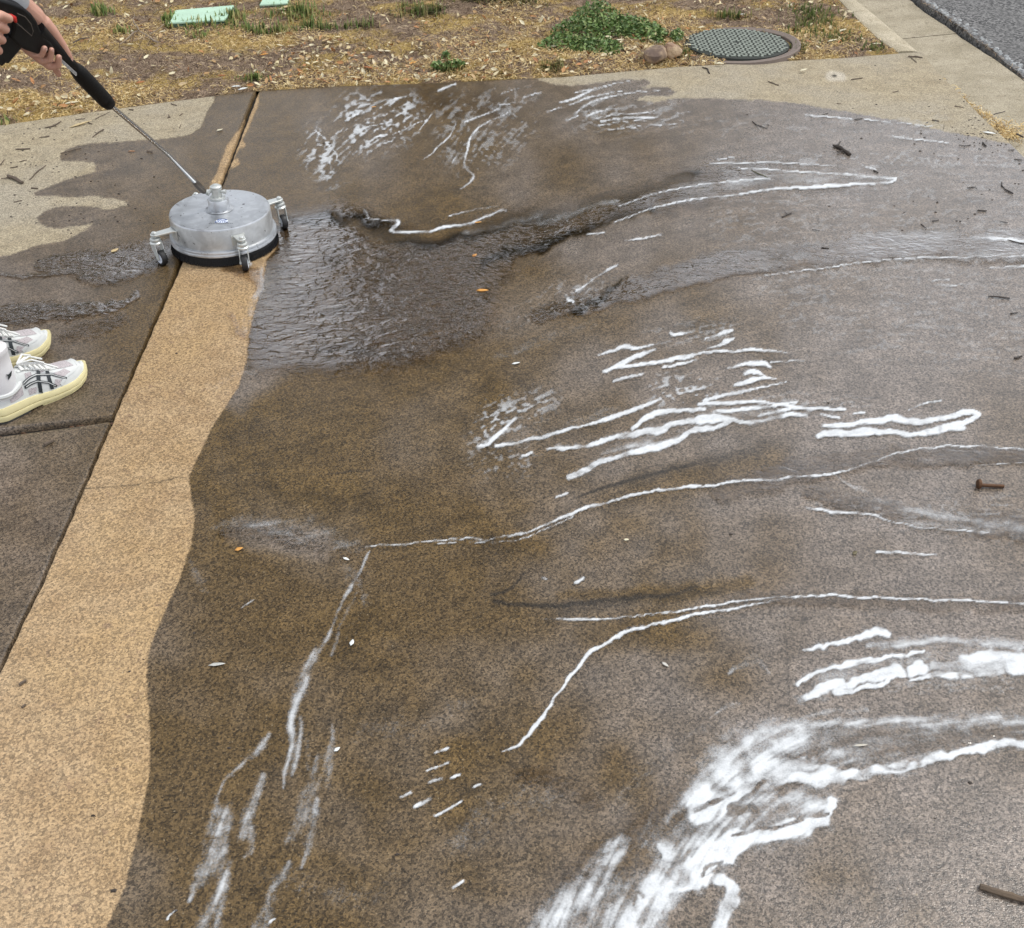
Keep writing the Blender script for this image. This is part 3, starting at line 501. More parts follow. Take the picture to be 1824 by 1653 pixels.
# kerb, gutter, road
t = NT('kerb_concrete'); n1 = t.noise(180, 3, .7); n2 = t.noise(7, 4, .6); n3 = t.noise(30, 3)
c_ = t.mix(t.ss(n2, .3, .7), (.36, .31, .215), (.47, .41, .30)); c_ = t.mix(t.ss(n3, .55, .75), c_, (.30, .25, .17))
s_ = t.ss(n1, .3, .7, .55, 1.4); c_ = t.mix(1., c_, t.n('CombineColor', i_0=s_, i_1=s_, i_2=s_), 'MULTIPLY')
c_ = t.mix(t.math('MULTIPLY', t.ss(t.noise(150, 2), .32, .25), .7), c_, (.05, .04, .03)); t.set(Base_Color=c_, Roughness=.9, Normal=t.bump(n1, .7, .003)); KERBM = t.m
GUTM = KERBM.copy(); GUTM.name = 'gutter_concrete'
for nd in GUTM.node_tree.nodes:
    if nd.type == 'MIX' and nd.blend_type == 'MIX':
        for i_ in (6, 7):
            if not nd.inputs[i_].is_linked: v_ = nd.inputs[i_].default_value; nd.inputs[i_].default_value = (v_[0] * .80, v_[1] * .80, v_[2] * .80, 1)
ck = poly_xy([(1498, 2), (1539, 44), (1567, 70), (1605, 95)])[::-1]; ko = poly_xy([(1530, 0), (1563, 26), (1595, 53), (1640, 91)])[::-1]
def zgut(y): return -.03 - .075 * np.clip((y - 4.4) / 1.6, 0, 1)
def xki(y): return np.interp(y, ck[:, 1], ck[:, 0]) 
def xko(y): return np.where(y < RGT[0, 1], RGT[0, 0], np.where(y < ko[0, 1], xright(y), np.interp(y, ko[:, 1], ko[:, 0])))
kb = MB(); ys = np.concatenate([np.linspace(ytop(1.95) + .012, 9, 60), [12, 18, 30, 60]]); prev = None
V = []; Fq = []
for y in ys:
    xi, xo = float(xki(y)), float(xko(y)); zg = float(zgut(y)); prof = [(xi, -.12), (xi, -.004), (xi + .012, .004), (xo - .04, .004), (xo - .02, .0), (xo - .006, -.014), (xo + .004, zg - .01), (xo + .004, -.14)]
    V += [(p[0], y, p[1]) for p in prof]
n_ = 8
for i in range(len(ys) - 1):
    for k in range(n_ - 1): Fq.append((i * n_ + k, i * n_ + k + 1, (i + 1) * n_ + k + 1, (i + 1) * n_ + k))
Fq.append(tuple(range(n_)))
kerb = tag(MB().add(V, Fq).build('kerb', KERBM), 'low concrete kerb between the yard and the gutter', None, None, 'structure')
rdp = [(1637, 0), (1667, 21), (1702, 44), (1749, 79), (1795, 116), (1824, 144)]
rd = np.array([G(x, y, -.05)[:2] for x, y in rdp])[::-1]; xrd = lambda y: np.interp(y, rd[:, 1], rd[:, 0])
gut = tag(empty('gutter'), 'pale concrete gutter beside the road', None, None, 'structure')
yj = float(G(1640, 48, -.05)[1])
for a0, a1 in ((-25, yj - .006), (yj + .006, 60)):
    ys = np.unique(np.concatenate([np.linspace(a0, a1, 8), np.linspace(max(a0, 3), min(a1, 9), 40) if a1 > 3 else []])); ys = ys[(ys >= a0) & (ys <= a1)]
    V = []; Fq = []
    for y in ys:
        xo = float(xko(y)) + .004; xr = float(xrd(y)) + .004 * math.sin(y * 40) + .003 * math.sin(y * 97); zg = float(zgut(y)); V += [(xo, y, zg - .12), (xo, y, zg), (xo + .1, y, zg - .012), (xr - .006, y, zg + .02), (xr, y, zg + .012), (xr, y, zg - .12)]
    for i in range(len(ys) - 1):
        for k in range(5): Fq.append((i * 6 + k, i * 6 + k + 1, (i + 1) * 6 + k + 1, (i + 1) * 6 + k))
    Fq += [tuple(range(6)), tuple(range(len(V) - 6, len(V)))]
    MB().add(V, Fq).build('gutter_slab', GUTM, gut)
t = NT('asphalt'); v1 = t.n('TexVoronoi', i_Vector=t.co.outputs['Object'], i_Scale=90.); n1 = t.n('TexVoronoi', 1, i_Vector=t.co.outputs['Object'], i_Scale=85.); n2 = t.noise(3, 4)
c_ = t.mix(t.ss(n1, .2, .8), (.022, .022, .023), (.21, .205, .20)); c_ = t.mix(t.ss(n2, .3, .7), c_, t.mix(.5, c_, (.12, .118, .115)))
t.set(Base_Color=c_, Roughness=.85, Normal=t.bump(v1, .8, .006)); ASPH = t.m
V = []; Fq = []; ys = np.concatenate([[-25, -5], np.linspace(2, 9, 80), [15, 60]])
for y in ys:
    xr = float(xrd(y)) + .016 + .006 * math.sin(y * 53) + .005 * math.sin(y * 131); V += [(xr, y, -.16), (xr, y, -.052), (xr + .05, y, -.046), (9, y, .02), (12, y, 0)]
for i in range(len(ys) - 1):
    for k in range(4): Fq.append((i * 5 + k, i * 5 + k + 1, (i + 1) * 5 + k + 1, (i + 1) * 5 + k))
tag(MB().add(V, Fq).build('road', ASPH), 'grey asphalt road beyond the gutter', None, None, 'structure')
# ground to the horizon and the yard
t = NT('far_ground'); n1 = t.noise(.6, 5); t.set(Base_Color=t.mix(n1, (.06, .075, .03), (.14, .11, .06)), Roughness=1); 
tag(np_mesh('ground', [(-400, -400, -.2), (400, -400, -.2), (400, 400, -.2), (-400, 400, -.2)], [(0, 1, 2, 3)], t.m), 'open ground', None, None, 'structure')
t = NT('yard_soil'); n1 = t.noise(3.1, 4, .6); n2 = t.noise(14, 4, .65); n3 = t.noise(150, 3, .7); n4 = t.noise(60, 3, .6)
c_ = t.mix(t.ss(n2, .35, .65), (.20, .142, .098), (.31, .23, .165)); c_ = t.mix(t.ss(n1, .46, .6), c_, t.mix(n4, (.34, .23, .085), (.52, .38, .145)))
s_ = t.ss(n3, .3, .7, .45, 1.5); c_ = t.mix(1., c_, t.n('CombineColor', i_0=s_, i_1=s_, i_2=s_), 'MULTIPLY')
t.set(Base_Color=c_, Roughness=1., Specular_IOR_Level=.1, Normal=t.bump(t.math('ADD', n3, n4), 1., .012)); YARD = t.m
ycols = np.concatenate([[-40, -20, -10, -7], np.linspace(-5, 1, 300)]); yr = np.concatenate([np.linspace(0, 2.6, 130), [3.2, 4.5, 8, 20, 55]])
S = (ycols - ycols[0]) / (ycols[-1] - ycols[0]); 
Xs = np.zeros((len(yr), len(ycols))); Ys = np.zeros_like(Xs)
def hterr(x, y):
    return (.010 * np.sin(x * 2.1 + y * 1.3) + .008 * np.sin(x * 5.2 - y * 3.7 + 1) + .005 * np.sin(x * 13 + y * 9) + .004 * np.sin(x * 23 - y * 17 + 2)) 
def yard_z(x, y):
    e = np.clip((y - ytop(x)) / .12, 0, 1); k = np.clip((xki(y) - x) / .12, 0, 1); e = np.minimum(e, k); return -.006 + .016 * e + hterr(x, y) * e
for i, dy in enumerate(yr):
    for j in range(len(ycols)):
        x = ycols[j]
        Xs[i, j] = x
Xs = np.where(Xs > -5, -5 + (Xs + 5) / 6 * (1.93 + 5), Xs)
Ys = ytop(Xs) + .004 + yr[:, None]; lim = xki(Ys) - .002; Xs = np.where(Xs > -5, -5 + (Xs + 5) / 6.93 * (lim + 5), Xs); Ys = ytop(Xs) + .004 + yr[:, None]
Zs = yard_z(Xs, Ys); idx = np.arange(Xs.size).reshape(Xs.shape)
yard = tag(np_mesh('yard', np.stack([Xs, Ys, Zs], -1).reshape(-1, 3), np.stack([idx[:-1, :-1], idx[:-1, 1:], idx[1:, 1:], idx[1:, :-1]], -1).reshape(-1, 4), YARD), 'bare brown yard soil beyond the driveway', None, None, 'structure')
# ------------------------------------------------------------------ trees beyond the yard (seen in the wet concrete)
BARK = simple('bark', (.11, .085, .06), .95, 0, .4, 12, 1.)
t = NT('oak_leaf'); t.set(Base_Color=t.mix(t.attr('rnd'), (.022, .042, .012), (.075, .095, .03)), Roughness=.6); LEAFM = t.m
def oak(x, y, h, z0, rad, nleaf, label, size=(.10, .22)):
    o = tag(empty('oak_tree', (x, y, -.1)), label, 'tree', 'trees beyond the yard'); mb = MB()
    mb.tube([(0, 0, 0), (.08, .05, z0 * .4), (-.04, -.1, z0 * .8), (.1, .1, z0 + (h - z0) * .5)], [.2, .16, .14, .08], 10); tips = []
    for k in range(11):
        a = k * 2.4 + random.random(); zk = z0 * .85 + (h - z0) * .05 * k; q = Vector((.04, 0, zk)); L_ = rad * (.75 + .35 * random.random()); up = (h - z0)
        pts = [q, q + Vector((math.cos(a) * L_ * .4, math.sin(a) * L_ * .4, up * .14)), q + Vector((math.cos(a) * L_ * .8, math.sin(a) * L_ * .8, up * (.22 + .2 * random.random())))]
        mb.tube(pts, [.1, .06, .02], 6); tips += pts[1:] + [(pts[1] + pts[2]) / 2]
    tips.append(Vector((.1, .1, h * .92))); mb.build('trunk', BARK, o)
    c = np.array([tuple(p) for p in tips]); k = rng.integers(0, len(c), nleaf)
    pos = c[k] + rng.normal(0, 1, (nleaf, 3)) * np.array([rad * .17, rad * .17, (h - z0) * .10])
    s = rng.uniform(*size, nleaf); scatter('crown', [(-.5, 0, 0), (0, -.45, .05), (.6, 0, 0), (0, .45, .05)], [(0, 1, 2, 3)], pos, rots(nleaf, .9), np.stack([s, s, s], -1), LEAFM, parent=o)
oak(-.75, 9.6, 13.0, 7.6, 3.0, 9000, 'tall leafy oak straight beyond the surface cleaner')
oak(-6.4, 10.8, 12.5, 6.6, 2.8, 8000, 'tall leafy oak to the left beyond the yard')
oak(-11.5, 22, 9.2, 1.4, 4.5, 5000, 'lower spreading oak farthest away at the left', (.2, .4))
oak(.4, 24, 9.4, 1.5, 4.0, 5000, 'lower spreading oak far away in the middle', (.2, .4))
oak(5.0, 25, 6.6, 1.2, 2.6, 4000, 'smallest and farthest oak, right of the others', (.2, .4))
oak(-1.72, 12.0, 7.6, 2.0, .32, 2600, 'narrow upright oak left of the tallest trunk', (.08, .16))
oak(.35, 12.4, 7.2, 2.6, .8, 3000, 'young oak right of the tallest trunk', (.08, .16))
# ------------------------------------------------------------------ surface cleaner
def aluminium(name, col, rough, streak):
    t = NT(name); n1 = t.noise(22, 4, .65, dist=.6); n2 = t.noise(6, 4, .6); c = t.mix(t.ss(n1, .35, .7), tuple(v * .72 for v in col), col)
    c = t.mix(t.math('MULTIPLY', t.ss(n2, .5, .7), streak), c, (.5, .53, .56)); c = t.mix(t.math('MULTIPLY', t.ss(t.noise(75, 2), .31, .25), .9), c, (.05, .045, .04))
    t.set(Base_Color=c, Metallic=.85, Roughness=t.ss(n1, .2, .8, rough * .7, rough * 1.5), Normal=t.bump(n1, .12, .002)); return t.m
ALU = aluminium('brushed_aluminium', (.60, .62, .645), .34, .55); ALU2 = aluminium('aluminium_side', (.54, .545, .54), .40, .3)
ZINC = simple('zinc_plate', (.58, .60, .58), .38, .65, .12, 60); RUB = simple('black_rubber', (.012, .012, .013), .55, 0, .3, 60, .2); BRUSH = simple('black_bristle', (.008, .008, .009), .8, 0, .4, 300, .6)
CY = empty('surface_cleaner', (-.972, 3.334, 0)); tag(CY, 'round aluminium surface cleaner on casters washing the wet driveway', 'surface cleaner')
RT = .163
MB().lathe([(.0, .1262), (RT - .006, .1262), (RT - .001, .125), (RT + .001, .121)], 96).build('lid', ALU, CY)
MB().lathe([(RT + .0005, .1205), (RT + .002, .118), (RT + .004, .056), (RT + .0055, .050)], 96).build('drum', ALU2, CY)
MB().lathe([(RT + .004, .0535), (RT + .012, .052), (RT + .0135, .048), (RT + .0135, .044), (RT + .011, .0425), (RT + .0125, .040), (RT + .0125, .033), (RT + .008, .031)], 96).build('rim', ALU, CY)
sk = MB().lathe([(RT + .007, .031), (RT + .009, .012), (RT + .010, .0045)], 96)
for k in range(420):
    a = k * 2 * math.pi / 420 + random.random() * .01; r_ = RT + .008 + random.random() * .004
    sk.tube([(r_ * math.cos(a), r_ * math.sin(a), .022), ((r_ + .004) * math.cos(a + .01), (r_ + .004) * math.sin(a + .01), .003)], .0012, 3, False)
sk.build('brush_skirt', BRUSH, CY)
hub = MB().lathe([(.044, .1264), (.046, .128), (.044, .1292), (.034, .1296), (.034, .160), (.032, .163), (.020, .164)], 48).build('hub', ALU, CY)
MB().lathe([(.0165, .163), (.0165, .192), (.0145, .196), (.008, .199)], 6).build('swivel_stem', ZINC, hub)
MB().lathe([(.024, .1635), (.025, .168), (.0235, .171), (.0165, .172)], 40).build('swivel_ring', ZINC, hub)
MB().lathe([(.0, .0), (.019, .002), (.019, .012), (.012, .017), (.004, .018)], 24, (0, 0, .193)).build('swivel_cap', ZINC, hub)
Mx = Matrix.Rotation(R(90), 3, 'Y')
MB().lathe([(.004, -.03), (.004, .03)], 12, (0, 0, .186), Mx).lathe([(.008, .024), (.008, .031)], 6, (0, 0, .186), Mx).lathe([(.008, -.031), (.008, -.024)], 6, (0, 0, .186), Mx).build('pivot_bolt', ZINC, hub)
DEC = simple('decal_white', (.72, .77, .85), .4, 0, .05); DECB = simple('decal_blue', (.05, .10, .28), .4, 0, .1); DECG = simple('decal_grey', (.13, .14, .16), .5, 0, .2)
dx, dy = (G(395, 395, .126) - np.array([-.972, 3.334, 0]))[:2]
oval = [(dx + .020 * math.cos(a), dy + .015 * math.sin(a) + .004, .1265) for a in np.linspace(0, 2 * math.pi, 24, endpoint=False)]
dec = MB().prism(oval, (0, 0, .0006)).build('decal', DEC, CY, False)
lg = MB(); zz = .1274
lg.tube([(dx + .016 * math.cos(a), dy + .006 + .011 * math.sin(a), zz) for a in np.linspace(.2, math.pi - .2, 12)], .0013, 4)
lg.tube([(dx - .014, dy + .003, zz), (dx - .005, dy + .010, zz), (dx + .002, dy + .004, zz), (dx + .012, dy + .010, zz)], .0012, 4)
for i in range(6): lg.box((dx - .018 + i * .0072, dy - .004 + .0012 * math.sin(i * 2.), zz), (.0046, .0052 if i % 2 else .007, .0006))
lg.build('decal_mark', DECB, dec, False)
tl = MB()
for i in range(14): tl.box((dx - .036 + i * .0056, dy - .0135, .1266), (.0036, .003, .0005))
tl.build('decal_line', DECG, dec, False)
def caster(bx, by, yaw, wheel=True):
    c = np.array([bx, by]); d = c / np.linalg.norm(c); n_ = np.array([-d[1], d[0]]); rr = np.linalg.norm(c)
    def p(a, b, z): q = d * a + n_ * b; return (q[0], q[1], z)
    br = MB(); hw = .0155
    poly = [p(RT - .0, -hw * 1.5, .096), p(RT + .012, -hw * 1.1, .096)] + [p(rr + hw * .8 * math.sin(a), -hw * .9 * math.cos(a), .096) for a in np.linspace(0, math.pi, 9)] + [p(RT + .012, hw * 1.1, .096), p(RT, hw * 1.5, .096)]
    br.prism(poly, (0, 0, .006)); br.box(p(RT + .0045, 0, .085), (.004, .045, .034), Matrix.Rotation(math.atan2(d[1], d[0]), 3, 'Z'))
    o = br.build('caster_bracket', ZINC, CY, True, .0012)
    MB().lathe([(.0085, .1022), (.0085, .107), (.006, .1095)], 6, p(rr, 0, 0)).build('bolt', ZINC, o)
    MB().lathe([(.006, .080), (.006, .097)], 10, p(rr, 0, 0)).lathe([(.016, .079), (.0175, .083), (.016, .088), (.011, .0905)], 20, p(rr, 0, 0)).lathe([(.0195, .071), (.0195, .074), (.014, .079)], 20, p(rr, 0, 0)).build('swivel_bearing', ZINC, o)
    fd = Vector((math.cos(yaw), math.sin(yaw), 0)); sd_ = Vector((-math.sin(yaw), math.cos(yaw), 0)); q = Vector(p(rr, 0, 0)); ax = q + fd * .016 + Vector((0, 0, .0245))
    f = MB()
    for s_ in (-1, 1):
        e = sd_ * (.0125 * s_); pl = [q + e - fd * .013 + Vector((0, 0, .071)), q + e + fd * .015 + Vector((0, 0, .071)), ax + e + fd * .008 + Vector((0, 0, .002)), ax + e - Vector((0, 0, .008)), ax + e - fd * .009]
        f.prism(pl, sd_ * (.0022 * s_))
    f.prism([q - sd_ * .0125 - fd * .013 + Vector((0, 0, .069)), q + sd_ * .0125 - fd * .013 + Vector((0, 0, .069)), q + sd_ * .0125 + fd * .015 + Vector((0, 0, .069)), q - sd_ * .0125 + fd * .015 + Vector((0, 0, .069))], (0, 0, .003))
    f.build('fork', ZINC, o, True, .0006)
    M = Matrix((sd_.cross(Vector((0, 0, 1))), Vector((0, 0, 1)), sd_)).transposed()
    MB().lathe([(.017, -.0095), (.0225, -.0095), (.0245, -.006), (.0245, .006), (.0225, .0095), (.017, .0095)], 32, ax, M).build('wheel', RUB, o)
    MB().lathe([(.008, -.0102), (.0168, -.0098), (.0172, 0), (.0168, .0098), (.008, .0102)], 24, ax, M).build('wheel_rim', DEC, o)
    MB().lathe([(.006, -.0165), (.006, .0165)], 6, ax, M).build('axle_nut', ZINC, o)
for (px, py), yaw in (((274, 416), R(-42)), ((497, 353), R(-62)), ((430, 424), R(-80)), ((349, 346), R(140))):
    b_ = G(px, py, .104) - np.array([-.972, 3.334, 0]); caster(b_[0], b_[1], yaw)
# ------------------------------------------------------------------ pressure-washer wand
A_ = np.array([-.985, 3.335, .198]); B_ = atY(28, 42, 2.62); AX = (B_ - A_) / np.linalg.norm(B_ - A_)
vv = (A_ + B_) / 2 - C0; vv /= np.linalg.norm(vv); NN = np.cross(AX, vv); NN /= np.linalg.norm(NN); PM = np.cross(AX, NN); PM /= np.linalg.norm(PM)
if PM.dot(vv) > 0: PM = -PM                              # PM points towards the photographer
def WP(px, py, d=0.):
    r_ = ray(px, py); k = (A_ - C0).dot(PM) / r_.dot(PM); return Vector(C0 + r_ * k + PM * d)
STEEL = aluminium('steel_tube', (.62, .63, .64), .25, .2); BLK = simple('black_plastic', (.0045, .0045, .005), .45, 0, .3, 80, .1, .25); BLKG = simple('black_grip', (.005, .005, .005), .6, 0, .3, 200, .3, .25)
RED = simple('red_plastic', (.55, .02, .015), .4, 0, .1); SILV = simple('silver_label', (.55, .56, .56), .4, .2, .1)
WD = tag(empty('spray_wand', tuple(A_)), 'black pressure washer gun with steel lance hinged to the cleaner', 'spray wand')
def wput(o):
    o.parent = WD; o.matrix_parent_inverse = Matrix.Translation(-Vector(A_)); return o
wput(MB().tube([WP(354, 331), WP(300, 275), WP(193, 184)], .0066, 14).build('lance', simple('bright_steel', (.50, .51, .52), .22, .9, .12, 9)))
wput(MB().tube([WP(364, 342), WP(361, 339), WP(359, 337), WP(350, 327), WP(347, 324)], [.007, .0105, .0112, .0112, .009], 14).build('collar', simple('dark_brass', (.10, .085, .07), .4, .6, .2)))
wput(MB().tube([Vector(A_), WP(370, 346), WP(363, 341)], .0055, 10).build('hinge_link', ZINC))
gp = [(198, 189, .006), (195, 186, .0165), (190, 181, .0195), (186, 177, .0205), (184.5, 175.5, .0192), (183, 174, .0205), (160, 150, .0212), (145, 134, .0208), (137, 125, .0185), (132, 120, .0135)]
wput(MB().tube([WP(a, b) for a, b, _ in gp], [c for *_, c in gp], 24).build('grip_sleeve', BLKG))
gs = wput(MB().tube([WP(138, 126), WP(116, 103), WP(96, 82), WP(80, 66), WP(66, 52)], [.0135, .0138, .0145, .017, .02], 18).build('fore_end', BLK))
def strip(pts, hw, d, name, m):
    mb = MB(); pts = [(np.array(p)) for p in pts]; V = []
    dirv = (pts[-1] - pts[0]); dirv /= np.linalg.norm(dirv); nv = np.array([-dirv[1], dirv[0]])
    poly = [WP(*(p + nv * hw), d) for p in pts] + [WP(*(p - nv * hw), d) for p in pts[::-1]]
    return wput(mb.prism(poly, Vector(PM) * .0008).build(name, m, None, False))
lb = strip([(100, 100), (131, 128.5)], 2.6, .0128, 'label_strip', SILV)
tx = MB()
for k in range(17):
    f_ = k / 17
    for off, hw in ((-1.1, .45), (.3, .55), (1.5, .3)):
        if random.random() < .8:
            x = 101 + 29 * f_; y = 100.8 + 26.8 * f_; nx, ny = -.68, .73
            x += nx * off; y += ny * off; tx.prism([WP(x, y, .0137), WP(x + 1.1, y + 1.0, .0137), WP(x + 1.1 + nx * hw, y + 1.0 + ny * hw, .0137), WP(x + nx * hw, y + ny * hw, .0137)], Vector(PM) * .0002)
wput(tx.build('label_text', BLK, None, False))
body = [(92, 82), (84, 70), (72, 60), (64, 47), (58, 32), (48, 18), (34, 7), (18, 0), (0, -6), (-30, -14), (-66, -20), (-78, -4), (-72, 22), (-46, 20), (-14, 20), (2, 22), (14, 30), (16, 44), (10, 60), (24, 76), (40, 84), (58, 90), (64, 89), (80, 88)]
wput(MB().prism([WP(a, b, -.019) for a, b in body], Vector(PM) * .038).build('gun_body', BLK, None, True, .006))
wput(MB().tube([WP(21, 16, .0193), WP(35, 22, .0193), WP(46, 35, .0193), WP(50, 48, .0193), WP(47, 56, .0193), WP(33, 44, .0193), WP(18, 31, .0193)], .0011, 6).build('seam_line', simple('worn_edge', (.10, .085, .07), .5, 0, .3)))
wput(MB().prism([WP(a, b, -.014) for a, b in [(30, 66), (34, 79), (9, 109), (4, 107), (-2, 114), (-16, 102), (-8, 70), (8, 58)]], Vector(PM) * .028).build('inlet_block', BLK, None, True, .004))
wput(MB().prism([WP(a, b, -.017) for a, b in [(-14, 20), (-40, 18), (-70, 22), (-88, 70), (-66, 80), (-50, 52), (-30, 48), (-12, 60), (2, 50), (10, 40)]], Vector(PM) * .034).build('rear_handle', BLK, None, True, .006))
wput(MB().tube([WP(-18, 16, .0), WP(0, 19, .012), WP(9, 21, .0195), (WP(15, 24, .020)), WP(19, 31, .019)], [.004, .006, .0065, .0062, .003], 10).build('trigger', RED))
# ------------------------------------------------------------------ person holding the wand (mostly outside the frame)
def rc_chain(mb, pts, n=14):
    for p, r_ in pts: mb.sphere(p, r_, n, 8)
    for (p, a), (q, b) in zip(pts[:-1], pts[1:]): mb.tube([p, q], [a, b], n)
V3 = Vector; FWD = V3((.45, .893, 0)); LFT = V3((-.893, .45, 0)); UP = V3((0, 0, 1))
TOE_R = V3(G(151, 652, .03)); TOE_L = V3(G(88, 597, .03)); TOE_R.z = TOE_L.z = 0
AXR = V3((.60, .80, 0)).normalized(); AXL = V3((.66, .75, 0)).normalized()
ANK_R = TOE_R - AXR * .242 + UP * .085; ANK_L = TOE_L - AXL * .242 + UP * .085
pel = (ANK_R + ANK_L) / 2 - FWD * .12 - V3((.10, 0, 0)); pel.z = .93; chest = pel + FWD * .13 + UP * .37; neck = chest + FWD * .09 + UP * .17; head = neck + FWD * .06 + UP * .14
shL = chest + LFT * .18 + UP * .07; shR = chest - LFT * .18 + UP * .07; hpL = pel + LFT * .09 - UP * .04; hpR = pel - LFT * .09 - UP * .04
knL = (hpL + ANK_L) / 2 + FWD * .05; knR = (hpR + ANK_R) / 2 + FWD * .05
wrL = WP(38, 4, -.030); elL = V3(atY(-70, -190, 2.9)); wrR = WP(-75, 0, .012); elR = (wrR + shR) / 2 - UP * .13 - LFT * .05
b = MB()
rc_chain(b, [(pel, .125), (pel + UP * .12 + FWD * .02, .115), (chest - UP * .08, .125), (chest, .12), (neck, .055), (head - UP * .05, .06)])
b.sphere(hpL, .105); b.sphere(hpR, .105)
rc_chain(b, [(chest, .1), (shL, .065), (elL, .042), (elL * .6 + wrL * .4, .040), (wrL, .0245)]); rc_chain(b, [(chest, .1), (shR, .065), (elR, .042), (elR * .6 + wrR * .4, .040), (wrR, .0265)])
for hp, kn, an in ((hpL, knL, ANK_L), (hpR, knR, ANK_R)):
    rc_chain(b, [(hp, .095), (kn, .058), (kn * .68 + an * .32 - FWD * .015, .057), (an + UP * .06, .034), (an, .030)]); rc_chain(b, [(an, .030), (an - UP * .035, .026), (an - UP * .052 + (AXR if an is ANK_R else AXL) * .07, .016)])
b.sphere(head, (.078, .082, .112), 20, 14); hf = FWD
b.sphere(head + hf * .085 - UP * .012, (.013, .018, .02)); b.sphere(head - UP * .075 + hf * .04, .045)
for s_ in (-1, 1): b.sphere(head + LFT * (.078 * s_) - UP * .01, (.012, .02, .03))
# left hand: back of hand, thumb along the top, three fingers coming round the underside, index below
Q = lambda *a: WP(*a)
rc_chain(b, [(wrL, .0245), (Q(56, 24, -.030), .026), (Q(74, 40, -.028), .025), (Q(86, 54, -.025), .021)]); rc_chain(b, [(Q(52, 30, -.034), .024), (Q(60, 56, -.036), .026), (Q(64, 78, -.030), .022)]); rc_chain(b, [(Q(74, 40, -.03), .024), (Q(76, 64, -.034), .024), (Q(82, 88, -.032), .02)])
rc_chain(b, [(Q(88, 48, -.020), .0175), (Q(97, 58, -.012), .0145), (Q(110, 78, -.003), .0112), (Q(119.5, 96, .002), .0098), (Q(125, 106, .003), .0072)])
rc_chain(b, [(Q(54, 70, -.034), .015), (Q(46, 82, -.022), .0135), (Q(58, 96, -.004), .0104), (Q(66.5, 92, .013), .0088), (Q(68, 77, .0235), .0074)])
rc_chain(b, [(Q(62, 76, -.034), .015), (Q(60, 95, -.022), .0132), (Q(75, 109, -.002), .0104), (Q(81.5, 99, .016), .0082), (Q(81, 80, .0225), .0068)])
rc_chain(b, [(Q(74, 86, -.034), .015), (Q(72, 104, -.02), .013), (Q(90, 119, -.002), .0106), (Q(96.5, 110, .015), .0088), (Q(95, 94, .0205), .0076)])
rc_chain(b, [(Q(86, 92, -.034), .015), (Q(97, 114, -.028), .0118), (Q(109, 130, -.026), .0098), (Q(115.5, 142, -.024), .0072)])
# right hand on the rear handle, index at the trigger
rc_chain(b, [(wrR, .0265), (Q(-60, 26, .026), .028), (Q(-44, 38, .026), .024)])
for yk in (0, 1, 2, 3):
    o_ = V3(Q(0, 0)) * 0
    rc_chain(b, [(Q(-46 - 5 * yk, 22 + 14 * yk, .03), .0125), (Q(-14 - 4 * yk, 14 + 19 * yk, .030), .0105), (Q(3.5 - 6 * yk, 23 + 19 * yk, .024), .0102), (Q(-1 - 6 * yk, 32 + 19 * yk, .002), .009), (Q(-18 - 6 * yk, 34 + 19 * yk, -.018), .008)])
rc_chain(b, [(Q(-60, 22, .02), .016), (Q(-48, 4, -.01), .0125), (Q(-30, 4, -.022), .0105), (Q(-12, 8, -.024), .009)])
t = NT('skin'); n1 = t.noise(60, 3); n2 = t.noise(14, 3); t.set(Base_Color=t.mix(n2, t.mix(n1, (.50, .27, .19), (.60, .36, .27)), (.58, .31, .23)), Roughness=.5, Subsurface_Weight=.08, Subsurface_Radius=(.012, .005, .003), Normal=t.bump(t.noise(300, 2), .12, .001)); SKIN = t.m
person = b.build('person', SKIN)
rm = person.modifiers.new('r', 'REMESH'); rm.mode = 'VOXEL'; rm.voxel_size = .0024; rm.use_smooth_shade = True
sm_ = person.modifiers.new('s', 'SMOOTH'); sm_.iterations = 2; sm_.factor = .4
dc = person.modifiers.new('d', 'DECIMATE'); dc.ratio = .35
dg = bpy.context.evaluated_depsgraph_get(); me2 = bpy.data.meshes.new_from_object(person.evaluated_get(dg)); person.modifiers.clear(); person.data = me2; me2.polygons.foreach_set('use_smooth', [True] * len(me2.polygons))
tag(person, 'person in white trainers holding the spray gun with both hands', 'person')
CL1 = simple('shirt_cloth', (.16, .17, .19), .9, 0, .15, 30, .3); CL2 = simple('shorts_cloth', (.03, .032, .04), .9, 0, .2, 30, .3); HAIR = simple('dark_hair', (.03, .02, .014), .6, 0, .4, 120, .6)
c_ = MB(); rc_chain(c_, [(pel + UP * .06, .14), (chest - UP * .08, .142), (chest, .138), (neck - UP * .03, .075)]); rc_chain(c_, [(chest, .12), (shL, .084), (shL * .6 + elL * .4, .068)]); rc_chain(c_, [(chest, .12), (shR, .084), (shR * .6 + elR * .4, .068)]); c_.build('shirt', CL1, person)
c_ = MB(); rc_chain(c_, [(pel + UP * .08, .142), (pel, .145)]); rc_chain(c_, [(hpL, .118), (knL + UP * .07, .086)]); rc_chain(c_, [(hpR, .118), (knR + UP * .07, .086)]); c_.build('shorts', CL2, person)
MB().sphere(head + UP * .022 - FWD * .016, (.086, .088, .108), 20, 12).build('hair', HAIR, person)
EYEM = simple('eye', (.1, .07, .05), .2)
for s_ in (-1, 1): MB().sphere(head + FWD * .074 + LFT * (.03 * s_) + UP * .004, (.012, .012, .008)).build('eye', EYEM, person)
MB().tube([head + FWD * .078 - UP * .05 + LFT * .022, head + FWD * .085 - UP * .052, head + FWD * .078 - UP * .05 - LFT * .022], .005, 6).build('mouth', simple('lips', (.40, .14, .12), .5), person)
